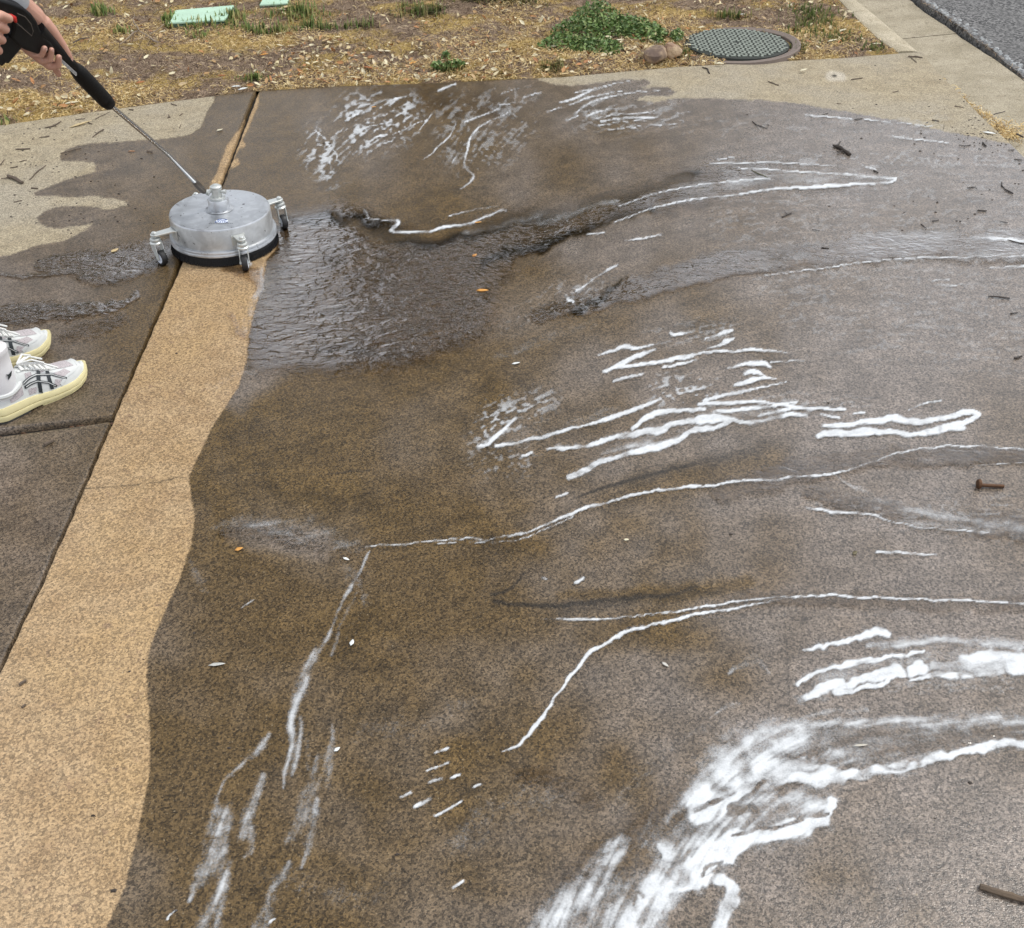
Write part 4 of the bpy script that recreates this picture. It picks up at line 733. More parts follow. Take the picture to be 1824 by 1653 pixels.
# white wrist band
d_ = (elL - wrL).normalized(); wb = MB()
for k in range(5): wb.tube([wrL + d_ * (-.024 + .007 * k), wrL + d_ * (-.0182 + .007 * k)], .0290, 20)
wb.build('wristband', simple('white_band', (.72, .74, .76), .45, 0, .08), person)
# nails
NAILM = simple('nail', (.66, .42, .35), .35, 0, .05)
for a, c in (((68, 75, .0304), (1.8, 2.8)), ((81, 78.5, .0288), (1.6, 2.5)), ((95.2, 92, .0276), (1.8, 2.7))):
    MB().prism([WP(a[0] + c[0] * math.cos(q), a[1] + c[1] * math.sin(q), a[2]) for q in np.linspace(0, 2 * math.pi, 10, endpoint=False)], Vector(PM) * .0006).build('fingernail', NAILM, person, False)
MB().prism([WP(122.8 + 1.6 * math.cos(q) + 1.0 * math.sin(q), 102 + 2.9 * math.sin(q), .0112) for q in np.linspace(0, 2 * math.pi, 10, endpoint=False)], Vector(PM) * .0006).build('fingernail', NAILM, person, False)
# ------------------------------------------------------------------ shoes
def mesh_fabric(name, a, b_, sc):
    t = NT(name); v = t.n('TexVoronoi', i_Vector=t.co.outputs['Object'], i_Scale=sc); t.set(Base_Color=t.mix(t.ss(v, .18, .42), b_, a), Roughness=.8, Normal=t.bump(v, .4, .001)); return t.m
UPM = simple('shoe_leather', (.60, .62, .61), .5, 0, .06, 60, .1); MESHM = mesh_fabric('shoe_mesh', (.47, .43, .44), (.20, .185, .19), 330.); SOLEM = simple('cream_foam', (.68, .61, .34), .6, 0, .1, 50, .1); SOLED = simple('outsole', (.05, .05, .048), .7, 0, .2, 80, .2)
STRP = simple('dark_stripe', (.022, .03, .034), .4, 0, .15); LACE = simple('lace', (.76, .77, .75), .8, 0, .06, 200, .3); SOCKM = None
t = NT('sock_knit'); wv = t.n('TexWave', i_Vector=t.co.outputs['Object'], i_Scale=120., i_Distortion=.5); t.set(Base_Color=t.mix(wv, (.66, .66, .68), (.78, .78, .79)), Roughness=.9, Normal=t.bump(wv, .3, .002)); SOCKM = t.m
SL = .30
def hwid(s, sg):        # half width of the sole, sg=+1 outer (right) side
    base = np.interp(s, [0, .04, .12, .25, .42, .60, .72, .84, .93, .98, 1], [.0, .022, .031, .032, .031, .041, .046, .042, .030, .016, .0])
    if sg < 0: base = base * np.interp(s, [0, .3, .45, .6, .8, 1], [1, .95, .80, .95, 1.05, 1])
    return base
def lift(s): return np.interp(s, [0, .1, .6, .8, .92, 1], [.006, .0, .0, .003, .012, .024])
def hsole(s): return np.interp(s, [0, .1, .35, .55, .8, 1], [.044, .044, .040, .032, .028, .024])
def htop(s): return np.interp(s, [0, .06, .18, .27, .34, .42, .52, .62, .72, .84, .93, 1], [.090, .098, .086, .092, .118, .113, .099, .085, .073, .065, .056, .034])
def usurf(s, v, off=0.):      # v 0 right edge .. .5 top .. 1 left edge
    ph = math.pi * v; c, sn = math.cos(ph), math.sin(ph); sg = 1 if c >= 0 else -1
    wv = hwid(s, sg) * .97; z0 = lift(s) + hsole(s) - .004; h = htop(s) - (z0 if s < .9 else z0 * .9)
    ex = .62 if s > .5 else .75
    y = -sg * wv * abs(c) ** ex * (1 - .10 * sn); z = z0 + max(h, .008) * sn ** .85
    x = s * SL - (.008 * sn if s > .93 else 0) + (.006 * sn if s < .06 else 0)
    n_ = Vector((.25 if s > .85 else .05, -c * 1.0, sn * .9 + .05)).normalized(); return Vector((x, y, z)) + n_ * off
def ribbon(pts, w_, off, th=.0012, n=6):       # (s, v) poly-line with half width in v
    P_ = []; pts = [np.array(p, float) for p in pts]
    for i in range(len(pts) - 1):
        for k in range(n): P_.append(pts[i] + (pts[i + 1] - pts[i]) * k / n)
    P_.append(pts[-1]); V = []; Fc = []
    for i, p in enumerate(P_):
        d = P_[min(i + 1, len(P_) - 1)] - P_[max(i - 1, 0)]; d[1] *= .5; d /= np.linalg.norm(d) + 1e-9; nn_ = np.array([-d[1], d[0] * 2.0]) * w_
        a, b2 = p + nn_, p - nn_
        V += [usurf(*a, off), usurf(*b2, off), usurf(*a, off - th), usurf(*b2, off - th)]
    for i in range(len(P_) - 1):
        o = i * 4; Fc += [(o, o + 1, o + 5, o + 4), (o + 2, o + 6, o + 7, o + 3), (o, o + 4, o + 6, o + 2), (o + 1, o + 3, o + 7, o + 5)]
    return V, Fc
def patch(cs, off, n=6):    # four (s,v) corners -> curved panel
    cs = [np.array(c, float) for c in cs]; V = []; Fc = []
    for i in range(n + 1):
        for j in range(n + 1):
            a, b2 = i / n, j / n; p = (cs[0] * (1 - a) + cs[1] * a) * (1 - b2) + (cs[3] * (1 - a) + cs[2] * a) * b2; V.append(usurf(p[0], p[1], off))
    for i in range(n):
        for j in range(n): Fc.append((i * (n + 1) + j, (i + 1) * (n + 1) + j, (i + 1) * (n + 1) + j + 1, i * (n + 1) + j + 1))
    return V, Fc
def make_shoe():
    sh = empty('shoe'); SS = np.concatenate([np.linspace(0, .08, 5), np.linspace(.12, .88, 20), np.linspace(.91, 1, 7)])
    V = []; Fc = []; nv = 15
    for s in SS:
        for k in range(nv): V.append(usurf(s, k / (nv - 1)))
    for i in range(len(SS) - 1):
        for k in range(nv - 1): Fc.append((i * nv + k, (i + 1) * nv + k, (i + 1) * nv + k + 1, i * nv + k + 1))
    MB().add(V, Fc).build('upper', UPM, sh)
    def sole(prof, name, m, sarr=SS):
        V = []; Fc = []; L_ = len(prof)
        for s in sarr:
            for sg in (1, -1):
                pr = prof if sg == 1 else prof[::-1]
                for o_, z in pr:
                    wd = hwid(s, sg); wd = wd + (o_ if 0 < s < 1 else o_ * .2); zz_ = lift(s) + z * hsole(s)
                    V.append((s * SL + (o_ if s == 1 else -o_ if s == 0 else 0), -sg * max(wd, .002), zz_))
        n_ = 2 * L_
        for i in range(len(sarr) - 1):
            for k in range(n_): Fc.append((i * n_ + k, i * n_ + (k + 1) % n_, (i + 1) * n_ + (k + 1) % n_, (i + 1) * n_ + k))
        Fc += [tuple(range(n_)), tuple(range(len(V) - n_, len(V)))]
        return MB().add(V, Fc).build(name, m, sh)
    ms = sole([(-.002, .10), (.003, .14), (.0055, .36), (.0045, .48), (.0012, .53), (.0046, .58), (.005, .8), (.002, 1.0), (-.004, 1.02)], 'midsole', SOLEM)
    for a0, a1 in ((0, .34), (.46, 1.)):
        ar = np.linspace(a0, a1, 14); o = sole([(-.004, 0.), (.0025, .0), (.0035, .10), (-.003, .13)], 'outsole', SOLED if a0 == 0 else SOLEM, ar); o.parent = sh
    st = MB()
    for mir in (0, 1):
        m_ = lambda L_: [(s, (1 - v) if mir else v) for s, v in L_]
        for L_, w_ in (([(.36, .17), (.50, .27), (.62, .26), (.73, .13)], .010), ([(.36, .12), (.48, .165), (.56, .13), (.62, .05)], .009), ([(.535, .36), (.50, .20), (.475, .02)], .014), ([(.605, .345), (.585, .19), (.575, .03)], .014)):
            st.add(*ribbon(m_(L_), w_, .0022))
    st.build('stripe', STRP, sh)
    # white piping between the dark bands
    st = MB()
    for mir in (0, 1):
        m_ = lambda L_: [(s, (1 - v) if mir else v) for s, v in L_]
        for L_, w_ in (([(.36, .172), (.50, .272), (.62, .262), (.72, .135)], .0028), ([(.37, .122), (.48, .166), (.56, .132), (.61, .06)], .0024)): st.add(*ribbon(m_(L_), w_, .0031))
    st.build('piping', UPM, sh)
    mp_ = MB()
    for mir in (0, 1):
        m_ = lambda L_: [(s, (1 - v) if mir else v) for s, v in L_]
        for c in ([(.20, .05), (.33, .06), (.34, .16), (.20, .16)], [(.40, .22), (.46, .24), (.47, .34), (.41, .31)], [(.64, .28), (.70, .18), (.80, .20), (.76, .36)], [(.60, .04), (.68, .05), (.70, .12), (.63, .16)], [(.50, .30), (.57, .33), (.60, .43), (.54, .40)], [(.38, .03), (.44, .03), (.46, .09), (.38, .09)]):
            mp_.add(*patch(m_(c), .0009))
    mp_.add(*patch([(.70, .40), (.86, .36), (.86, .64), (.70, .60)], .0009)); mp_.build('mesh_panel', MESHM, sh)
    ov = MB(); ov.add(*ribbon([(.66, .05), (.74, .17), (.83, .22), (.90, .30), (.91, .5), (.90, .70), (.83, .78), (.74, .83), (.66, .95)], .012, .0018)); ov.add(*ribbon([(.62, .38), (.69, .42), (.70, .5), (.69, .58), (.62, .62)], .012, .0018))
    for v_ in (.38, .62): ov.add(*ribbon([(.36, v_), (.46, .5 + (v_ - .5) * .8), (.62, v_)], .012, .002))
    ov.build('overlay', UPM, sh)
    lc = MB()
    for i in range(6):
        s = .40 + i * .043; a, b2 = usurf(s, .37, .004), usurf(s + .02, .63, .004); m2 = usurf(s + .01, .5, .0075); lc.tube([a, (a + m2) / 2 + UP * .002, m2, (b2 + m2) / 2 + UP * .002, b2], .0032, 6)
        a, b2 = usurf(s, .63, .004), usurf(s + .02, .37, .004); m2 = usurf(s + .01, .5, .0055); lc.tube([a, (a + m2) / 2 + UP * .001, m2, (b2 + m2) / 2 + UP * .001, b2], .003, 6)
    for sg in (-1, 1):
        q = usurf(.40, .5, .012); lc.tube([q, q + V3((.03, sg * .022, .006)), q + V3((.055, sg * .03, -.012)), q + V3((.035, sg * .022, -.006)), q], .0028, 6); lc.tube([q, q + V3((.05, sg * .028, -.012)), q + V3((.085, sg * .036, -.040))], .0028, 6)
    lc.build('lace', LACE, sh)
    cr = MB(); ring = []
    for a in np.linspace(0, 2 * math.pi, 24, endpoint=False):
        ring.append((.068 + .052 * math.cos(a), .031 * math.sin(a) * (1 - .15 * math.cos(a)), .086 + .010 * math.cos(a) + .012 * max(0, -math.cos(a)) - .012 * abs(math.sin(a))))
    cr.tube(ring + ring[:1], .0075, 8); cr.build('collar', UPM, sh)
    cx = .058
    sk_ = MB().lathe([(.034, .06), (.040, .085), (.042, .11), (.0425, .15), (.043, .182), (.0445, .184), (.0445, .198), (.040, .200)], 28); sk_.V = [(v[0] * 1.12 + cx, v[1] * .88, v[2]) for v in sk_.V]; sk_.build('sock', SOCKM, sh)
    mk = MB(); 
    for sg in (-1,):
        pts = [(cx + .012, sg * .0372, .118), (cx + .024, sg * .0335, .124), (cx + .030, sg * .0315, .134), (cx + .018, sg * .036, .131), (cx + .010, sg * .0378, .135), (cx + .014, sg * .0374, .127)]; mk.prism(pts, (0, sg * .0015, 0))
    mk.build('sock_mark', STRP, sh, False)
    return sh
def place_shoe(sh, toe, ax, mirror):
    sh.parent = person; sh.location = toe - ax * SL; sh.rotation_euler = (0, 0, math.atan2(ax.y, ax.x)); sh.scale = (1, -1 if mirror else 1, 1)
shoe = make_shoe(); place_shoe(shoe, TOE_R, AXR, False)
s2 = shoe.copy(); COL.objects.link(s2)
for ch in list(shoe.children):
    c2 = ch.copy(); COL.objects.link(c2); c2.parent = s2
place_shoe(s2, TOE_L, AXL, True)
# ------------------------------------------------------------------ yard: covers, stones, weeds, grass, litter
def wn(x, y, cell, seed, octv=3):
    o = 0; am = 1; tot = 0
    for k in range(octv):
        r_ = np.random.default_rng(seed + k); g = r_.random((200, 200)); u = (x / cell) % 197; v = (y / cell) % 197
        xi = u.astype(int); yi = v.astype(int); fx = u - xi; fy = v - yi; fx = fx * fx * (3 - 2 * fx); fy = fy * fy * (3 - 2 * fy)
        o = o + am * ((g[yi, xi] * (1 - fx) + g[yi, xi + 1] * fx) * (1 - fy) + (g[yi + 1, xi] * (1 - fx) + g[yi + 1, xi + 1] * fx) * fy); tot += am; am *= .55; cell = cell / 2
    return o / tot
MH = G(1312, 82)[:2]; MHR = .262
LIDS = [[(302, 40), (400, 35), (417, 9), (312, 18)], [(462, 8), (512, 5), (520, -18), (474, -13)]]
mh = tag(empty('manhole_cover', (MH[0], MH[1], .012)), 'round grey-green metal manhole cover set in the yard by the driveway', 'manhole cover')
IRON = simple('rusty_iron', (.20, .16, .135), .8, .2, .3, 60, .5); LIDM = simple('painted_iron', (.25, .275, .235), .7, .2, .35, 25, .4); LIDK = simple('lid_recess', (.035, .04, .034), .8, .2, .3, 40, .3)
rf = MB().lathe([(MHR + .006, -.02), (MHR + .006, -.002), (MHR + .010, .001), (MHR + .034, .001), (MHR + .037, .003), (MHR + .046, .002), (MHR + .048, -.02)], 72).build('ring_frame', IRON, mh)
MB().lathe([(0, .0035), (MHR - .004, .0035), (MHR, .001), (MHR, -.02)], 72).build('lid', LIDK, mh)
tr_ = MB(); c_ = .0285
for i in range(-12, 13):
    for j in range(-12, 13):
        x, y = i * c_ + (.4 * c_ if j % 2 else 0), j * c_ * .8
        if math.hypot(x, y) < MHR - .016 and not (abs(x) < .02 and abs(y) < .02):
            hz = (i + j) % 2 == 0; tr_.box((x, y, .0062), (.024, .0125, .0055) if hz else (.0125, .019, .0055))
rf.rotation_euler = (0, R(-3), 0); rf.location = (.010, 0, -.005)
tag(tr_.build('tread', LIDM, mh, False, .0015), kind='stuff')
cu = bpy.data.curves.new('lettering', 'FONT'); cu.body = 'ER'; cu.size = .034; cu.extrude = .002; cu.align_x = 'CENTER'; cu.align_y = 'CENTER'
co_ = bpy.data.objects.new('lettering', cu); COL.objects.link(co_); dg = bpy.context.evaluated_depsgraph_get(); dg.update(); lm = bpy.data.meshes.new_from_object(co_.evaluated_get(dg)); bpy.data.objects.remove(co_)
lo_ = bpy.data.objects.new('lettering', lm); COL.objects.link(lo_); lm.materials.append(simple('dark_iron', (.05, .038, .032), .8, .2, .2)); lo_.parent = mh; lo_.location = (MHR + .022, .01, .002); lo_.rotation_euler = (0, 0, R(-90))
MINT = simple('mint_plastic', (.42, .60, .46), .75, 0, .16, 14, .2)
for q, lab in zip(LIDS, ('pale green rectangular utility box lid lying in the far left grass', 'second pale green utility lid, cut by the top edge behind the first')):
    c3 = [V3(G(a, b, .035)) for a, b in q]; cen = sum(c3, V3()) / 4; bo = tag(empty('utility_box', (cen.x, cen.y, 0)), lab, 'utility box', 'pale green utility box lids')
    rel = [V3((v.x - cen.x, v.y - cen.y, .022)) for v in c3]; MB().prism(rel, (0, 0, .014)).build('lid', MINT, bo, True, .005)
    MB().prism([V3((v.x * 1.0, v.y * 1.0, -.03)) for v in rel], (0, 0, .050)).build('box_rim', simple('mint_dark', (.10, .16, .12), .8, 0, .2), bo, False)
def stone(name, px, py, size, seed, m, lab, grp=None, sink=.25):
    c = G(px, py); mb = MB().sphere((0, 0, 0), 1, 18, 12); r_ = np.random.default_rng(seed); dirs = r_.normal(0, 1, (14, 3)); dirs /= np.linalg.norm(dirs, axis=1)[:, None]; off = r_.uniform(.62, .95, 14)
    V = []
    for v in mb.V:
        v = np.array(v); k = 1.0
        for d, o_ in zip(dirs, off):
            q = v.dot(d)
            if q > o_: k = min(k, o_ / q)
        v = v * k * (1 + .05 * math.sin(v[0] * 9 + seed) * math.sin(v[1] * 7)); V.append((v[0] * size[0], v[1] * size[1], v[2] * size[2]))
    mb.V = V; o = mb.build(name, m, None, True); o.location = (c[0], c[1], size[2] * (1 - sink)); o.rotation_euler = (0, 0, r_.random() * 3); return tag(o, lab, 'rock', grp)
t = NT('sandstone'); n1 = t.noise(9, 4, .6); n2 = t.noise(60, 3); t.set(Base_Color=t.mix(t.ss(n1, .4, .62), (.24, .15, .10), (.46, .34, .22)), Roughness=.95, Normal=t.bump(t.math('ADD', n1, n2), .8, .01)); ROCKM = t.m
t = NT('dark_stone'); n1 = t.noise(12, 4, .6); t.set(Base_Color=t.mix(t.ss(n1, .4, .65), (.13, .09, .07), (.36, .26, .17)), Roughness=.95, Normal=t.bump(n1, .9, .01)); ROCKD = t.m
stone('rock', 1166, 113, (.082, .055, .052), 3, ROCKD, 'larger brown rock in front of the weeds at the driveway edge', 'rocks at the driveway edge')
stone('rock', 1193, 106, (.058, .05, .050), 8, ROCKM, 'smaller sandy rock behind the larger brown rock', 'rocks at the driveway edge')
# leaf, blade and tassel templates
LFV = [(-.5, 0, 0), (-.12, -.24, .05), (-.12, 0, -.02), (-.12, .24, .05), (.3, -.17, .06), (.3, 0, 0), (.3, .17, .06), (.62, 0, .05)]
LFF = [(0, 1, 2, 2), (0, 2, 3, 3), (1, 4, 5, 2), (2, 5, 6, 3), (4, 7, 5, 5), (5, 7, 6, 6)]
LFF = [(0, 1, 2, 3), (1, 4, 5, 2), (2, 5, 6, 3), (4, 7, 6, 5)]
TSV = [(-.5, .0, 0), (-.5, .08, .02), (-.15, .1, .12), (-.15, .2, .1), (.2, .0, .08), (.2, .09, .12), (.5, -.18, 0), (.52, -.1, .02)]; TSF = [(0, 2, 3, 1), (2, 4, 5, 3), (4, 6, 7, 5)]
BLV = [(-.5, 0, 0), (.5, 0, 0), (-.4, .10, .45), (.4, .10, .45), (-.06, .38, 1.), (.06, .38, 1.)]; BLF = [(0, 1, 3, 2), (2, 3, 5, 4)]
t = NT('dry_leaf'); t.set(Base_Color=t.mix(t.noise(90, 2), t.ramp(t.attr('rnd'), [(0, (.50, .40, .22)), (.35, (.62, .54, .34)), (.60, (.66, .60, .42)), (.72, (.40, .26, .12)), (.86, (.42, .19, .07)), (1, (.14, .085, .05))]), (.30, .22, .12)), Roughness=.75)
t.t.links.new(t.ramp(t.attr('rnd'), [(0, (.50, .40, .22)), (.25, (.62, .54, .34)), (.45, (.66, .60, .42)), (.62, (.40, .26, .12)), (.88, (.42, .19, .07)), (1, (.14, .085, .05))]), t.b.inputs['Base Color']); DRYL = t.m
t = NT('tassel'); t.set(Base_Color=t.ramp(t.attr('rnd'), [(0, (.27, .165, .07)), (.4, (.53, .37, .15)), (.75, (.64, .48, .22)), (1, (.76, .63, .38))]), Roughness=.9); TASM = t.m
t = NT('mulch'); t.set(Base_Color=t.ramp(t.attr('rnd'), [(0, (.05, .033, .023)), (.45, (.15, .10, .068)), (.75, (.30, .215, .145)), (1, (.52, .41, .27))]), Roughness=1.); MULM = t.m
t = NT('grass_blade'); t.set(Base_Color=t.ramp(t.attr('rnd'), [(0, (.09, .15, .035)), (.5, (.16, .23, .06)), (.75, (.30, .31, .11)), (1, (.48, .40, .18))]), Roughness=.6); GRM = t.m
t = NT('weed_leaf'); t.set(Base_Color=t.ramp(t.attr('rnd'), [(0, (.05, .095, .022)), (.5, (.11, .19, .042)), (.85, (.20, .28, .08)), (1, (.36, .34, .15))]), Roughness=.5); WDM = t.m
def free(x, y, mhm=.0):
    ok = (x < xki(y) - .012) & (np.hypot(x - MH[0], y - MH[1]) > MHR + np.where((x - MH[0]) - .6 * (y - MH[1]) > .05, .044, -.018))
    for q in LIDS:
        P_ = np.array([G(a, b, .035)[:2] for a, b in q]); ok &= ~((x > P_[:, 0].min() + .02) & (x < P_[:, 0].max() - .02) & (y > P_[:, 1].min() + .02) & (y < P_[:, 1].max() - .03))
    return ok
BROWN = [(350, 105, 130, 22), (300, 140, 110, 20), (690, 55, 120, 18), (1000, 20, 180, 14), (1180, 10, 160, 16), (110, 20, 70, 20), (1330, 35, 90, 12), (560, 85, 90, 14), (1380, 20, 60, 12)]
GOLD = [(90, 190, 160, 18), (260, 160, 120, 10), (90, 130, 120, 24), (480, 70, 140, 16), (330, 75, 120, 14), (820, 115, 90, 14), (1220, 120, 60, 10), (1400, 95, 60, 16), (920, 20, 60, 14), (1060, 128, 80, 10), (60, 60, 100, 20), (700, 140, 200, 8)]
def zone(x, y):
    px, py = proj(x, y); v = wn(x + 9, y, .45, 41, 4) * 1.0
    for cx, cy, a, b_ in GOLD: v = v + .30 * np.exp(-((px - cx) / a) ** 2 - ((py - cy) / b_) ** 2)
    for cx, cy, a, b_ in BROWN: v = v - .30 * np.exp(-((px - cx) / a) ** 2 - ((py - cy) / b_) ** 2)
    return v
def pick(n, dens, margin=.0, dmax=2.3):
    x = rng.uniform(-4.2, 2.0, n); y = ytop(x) + margin + rng.random(n) ** 1.15 * dmax; k = free(x, y) & (rng.random(n) < dens(x, y)); return x[k], y[k]
def lay(name, x, y, TV, TF, s0, s1, m, lift=.004, tilt=.35, asp=(1, 1, 1), lab=None, z=None):
    n = len(x); s = rng.uniform(s0, s1, n); S = np.stack([s * a for a in asp], -1)
    return tag(scatter(name, TV, TF, np.stack([x, y, (yard_z(x, y) if z is None else z) + lift + rng.random(n) * .006], -1), rots(n, tilt), S, m), lab, None, None, 'stuff')
x, y = pick(120000, lambda x, y: sstep(.44, .66, zone(x, y)) * .95 + .04, -.006); lay('oak_tassels', x, y, TSV, TSF, .011, .032, TASM, .004, .45, lab='golden brown oak tassels carpeting the yard')
x, y = pick(60000, lambda x, y: 1 - .66 * sstep(.42, .6, zone(x, y)), .0); lay('mulch', x, y, TSV, TSF, .012, .035, MULM, .003, .5, lab='dark bark bits and twig crumbs over the yard soil')
lf_d = lambda x, y: .18 + .7 * sstep(.5, .68, wn(x, y, .5, 77)) + .35 * (proj(x, y)[0] > 450) * (proj(x, y)[0] < 1300) * (y < ytop(x) + .6)
x, y = pick(9000, lf_d, .01); lay('leaf_litter', x, y, LFV, LFF, .014, .042, DRYL, .008, .5, lab='small dry cream and tan leaves littering the yard')
# grass tufts
gc = [(345, 45, 60, 7, 60), (410, 30, 30, 14, 120), (305, 35, 14, 10, 60), (180, 22, 16, 8, 50), (530, 22, 50, 16, 160), (740, 22, 36, 12, 120), (800, 120, 26, 7, 90), (775, 25, 20, 10, 60), (1450, 34, 56, 24, 210), (1490, 65, 44, 16, 130), (1440, 15, 34, 12, 70), (1560, 82, 22, 8, 40), (450, 140, 22, 5, 50), (560, 45, 30, 6, 60), (215, 60, 20, 6, 30),
      (630, 45, 40, 6, 50), (930, 8, 40, 8, 80), (860, 6, 60, 6, 90), (1390, 60, 22, 8, 60), (1250, 70, 16, 6, 40), (1210, 95, 22, 8, 50), (985, 122, 26, 6, 50), (1300, 28, 30, 6, 50), (470, 50, 60, 6, 90), (350, 60, 30, 5, 30), (1420, 85, 20, 8, 60), (40, 215, 40, 4, 20)]
gxs, gys, ghs = [], [], []
for cx, cy, a, b_, n in gc:
    for _ in range(int(n * 1.8)):
        p = G(cx + random.gauss(0, a * .5), cy + 4 + random.gauss(0, b_ * .5))
        if p[0] < float(xki(p[1])) + .0 and p[1] > float(ytop(p[0])) - .005 and math.hypot(p[0] - MH[0], p[1] - MH[1]) > MHR: gxs.append(p[0]); gys.append(p[1]); ghs.append(random.uniform(.018, .066) * (.85 if cy < 60 else .7) * (.7 if cx > 1380 else 1.))
gxs, gys, ghs = map(np.array, (gxs, gys, ghs)); n = len(gxs)
scatter_o = scatter('grass', BLV, BLF, np.stack([gxs, gys, yard_z(gxs, gys)], -1), rots(n, .5), np.stack([rng.uniform(.0016, .0034, n), ghs, ghs], -1), GRM); tag(scatter_o, 'thin tufts of green grass in the yard', None, None, 'stuff')
# leafy weeds
def weeds(blobs, n, lab):
    c = G(*blobs[0][:2]); o = tag(empty('weed_patch', (c[0], c[1], 0)), lab, 'weed', 'leafy green weeds in the yard'); xs = []; hh = []; tot = sum(b[4] for b in blobs)
    for bx, by, a, b_, wgt, hm in blobs:
        for _ in range(int(n * wgt / tot)):
            r_, th = math.sqrt(random.random()), random.random() * 6.283; p = G(bx + a * r_ * math.cos(th), by + b_ * r_ * math.sin(th)); xs.append((p[0] - c[0], p[1] - c[1])); hh.append(hm * (1 - .6 * r_ * r_) * (.25 + .75 * random.random()))
    xs = np.array(xs); hh = np.array(hh); n = len(xs); s = rng.uniform(.012, .027, n)
    f_ = scatter('foliage', LFV, LFF, np.stack([xs, .012 + hh], -1)[:, [0, 1, 2]] if False else np.concatenate([xs, (.012 + hh)[:, None]], 1), rots(n, .7), np.stack([s, s * 1.1, s], -1), WDM, parent=o)
    st = MB()
    for k in range(0, n, 14): st.tube([(xs[k, 0] * .98, xs[k, 1] * .98, 0), (xs[k, 0], xs[k, 1], .012 + hh[k])], .0016, 4, False)
    tag(st.build('stem', simple('weed_stem', (.07, .13, .03), .7), o), kind='stuff'); return o
weeds([(1062, 50, 44, 13, 4, .13), (1110, 66, 66, 14, 5, .10), (1005, 92, 46, 12, 3, .075), (1060, 96, 52, 12, 4, .07), (1140, 72, 46, 12, 3, .08), (1030, 72, 50, 14, 3, .10)], 4600, 'large bushy clump of bright green weeds behind the rocks')
weeds([(1205, 72, 12, 8, 3, .045), (1175, 66, 16, 6, 2, .03), (1170, 80, 14, 6, 1, .02)], 420, 'small green weed between the large clump and the manhole cover')
weeds([(812, 122, 18, 5, 3, .03), (780, 124, 12, 5, 2, .025), (795, 108, 8, 4, 1, .03)], 260, 'low green weed at the driveway edge left of the rocks')
# single leaves that stand out
def one_leaf(px, py, L_, yaw, colr, lab, grp, wid=1., z=.0025, curl=1.):
    key = 'leaf_' + '_'.join('%02d' % int(c * 99) for c in colr); m = bpy.data.materials.get(key) or simple(key, colr, .55, 0, .25, 120, .2)
    p = G(px, py); o = MB().add([(a * L_, b * L_ * wid, c * L_ * curl + .001) for a, b, c in LFV], LFF).build('fallen_leaf', m, None, True)
    zz = z if p[1] < float(ytop(p[0])) else float(yard_z(p[0], p[1])) + .012
    o.location = (p[0], p[1], zz); o.rotation_euler = (random.uniform(-.1, .1), random.uniform(-.1, .1), R(yaw)); sm = o.modifiers.new('thickness', 'SOLIDIFY'); sm.thickness = .0008; return tag(o, lab, 'leaf', grp)
ORG = (.62, .30, .07); CRM = (.70, .64, .46); TAN = (.55, .42, .22); WHT = (.74, .76, .74); RST = (.36, .14, .05)
for a in [(845, 457, .022, 60, ORG, 'small orange leaf on the wet concrete nearest the foam line', 1.2), (858, 519, .036, 5, ORG, 'longest orange leaf lying flat on the wet driveway middle', .8), (850, 398, .026, 5, ORG, 'orange leaf caught in the foam stream right of the cleaner', .8), (425, 980, .017, 20, ORG, 'tiny orange leaf right of the washed strip', 1.3),
          (665, 192, .022, 10, ORG, 'orange leaf in the froth near the top of the driveway', .9), (204, 448, .030, 60, TAN, 'tan leaf in the puddle left of the cleaner', 1.3), (234, 271, .030, -10, (.42, .20, .08), 'rust brown leaf on the wet slab left of the lance', .7), (391, 233, .030, 50, CRM, 'cream oval leaf on the wet slab beside the joint', 1.),
          (141, 224, .095, 40, (.56, .45, .26), 'long pale straw leaf on the dry left concrete', .35), (918, 649, .022, 10, WHT, 'white wet leaf curl below the puddle in mid driveway', .8), (627, 1147, .016, 80, WHT, 'small white petal left of the thin foam strand', 1.2), (600, 1337, .012, 40, WHT, 'white petal by the lower left foam strands', 1.3),
          (616, 997, .016, -30, WHT, 'curled white petal above the thin foam strand', .9), (1115, 963, .011, 0, CRM, 'small cream petal below the long foam line', 1.2), (385, 1186, .030, 8, (.5, .5, .47), 'translucent wet leaf curl right of the washed strip', .6), (1184, 1185, .016, -50, (.55, .53, .48), 'pale curled bit on the brown concrete above the suds', .9),
          (1530, 1330, .024, 0, (.60, .56, .48), 'pale sliver between the foam bands at lower right', .4), (1522, 987, .014, 40, (.12, .10, .05), 'dark crumpled leaf bit left of the small foam dashes', 1.4), (1760, 238, .050, -40, WHT, 'bleached curled leaf in the gutter corner', .6)]:
    one_leaf(a[0], a[1], a[2], a[3], a[4], a[5], 'fallen leaves on the driveway', a[6])
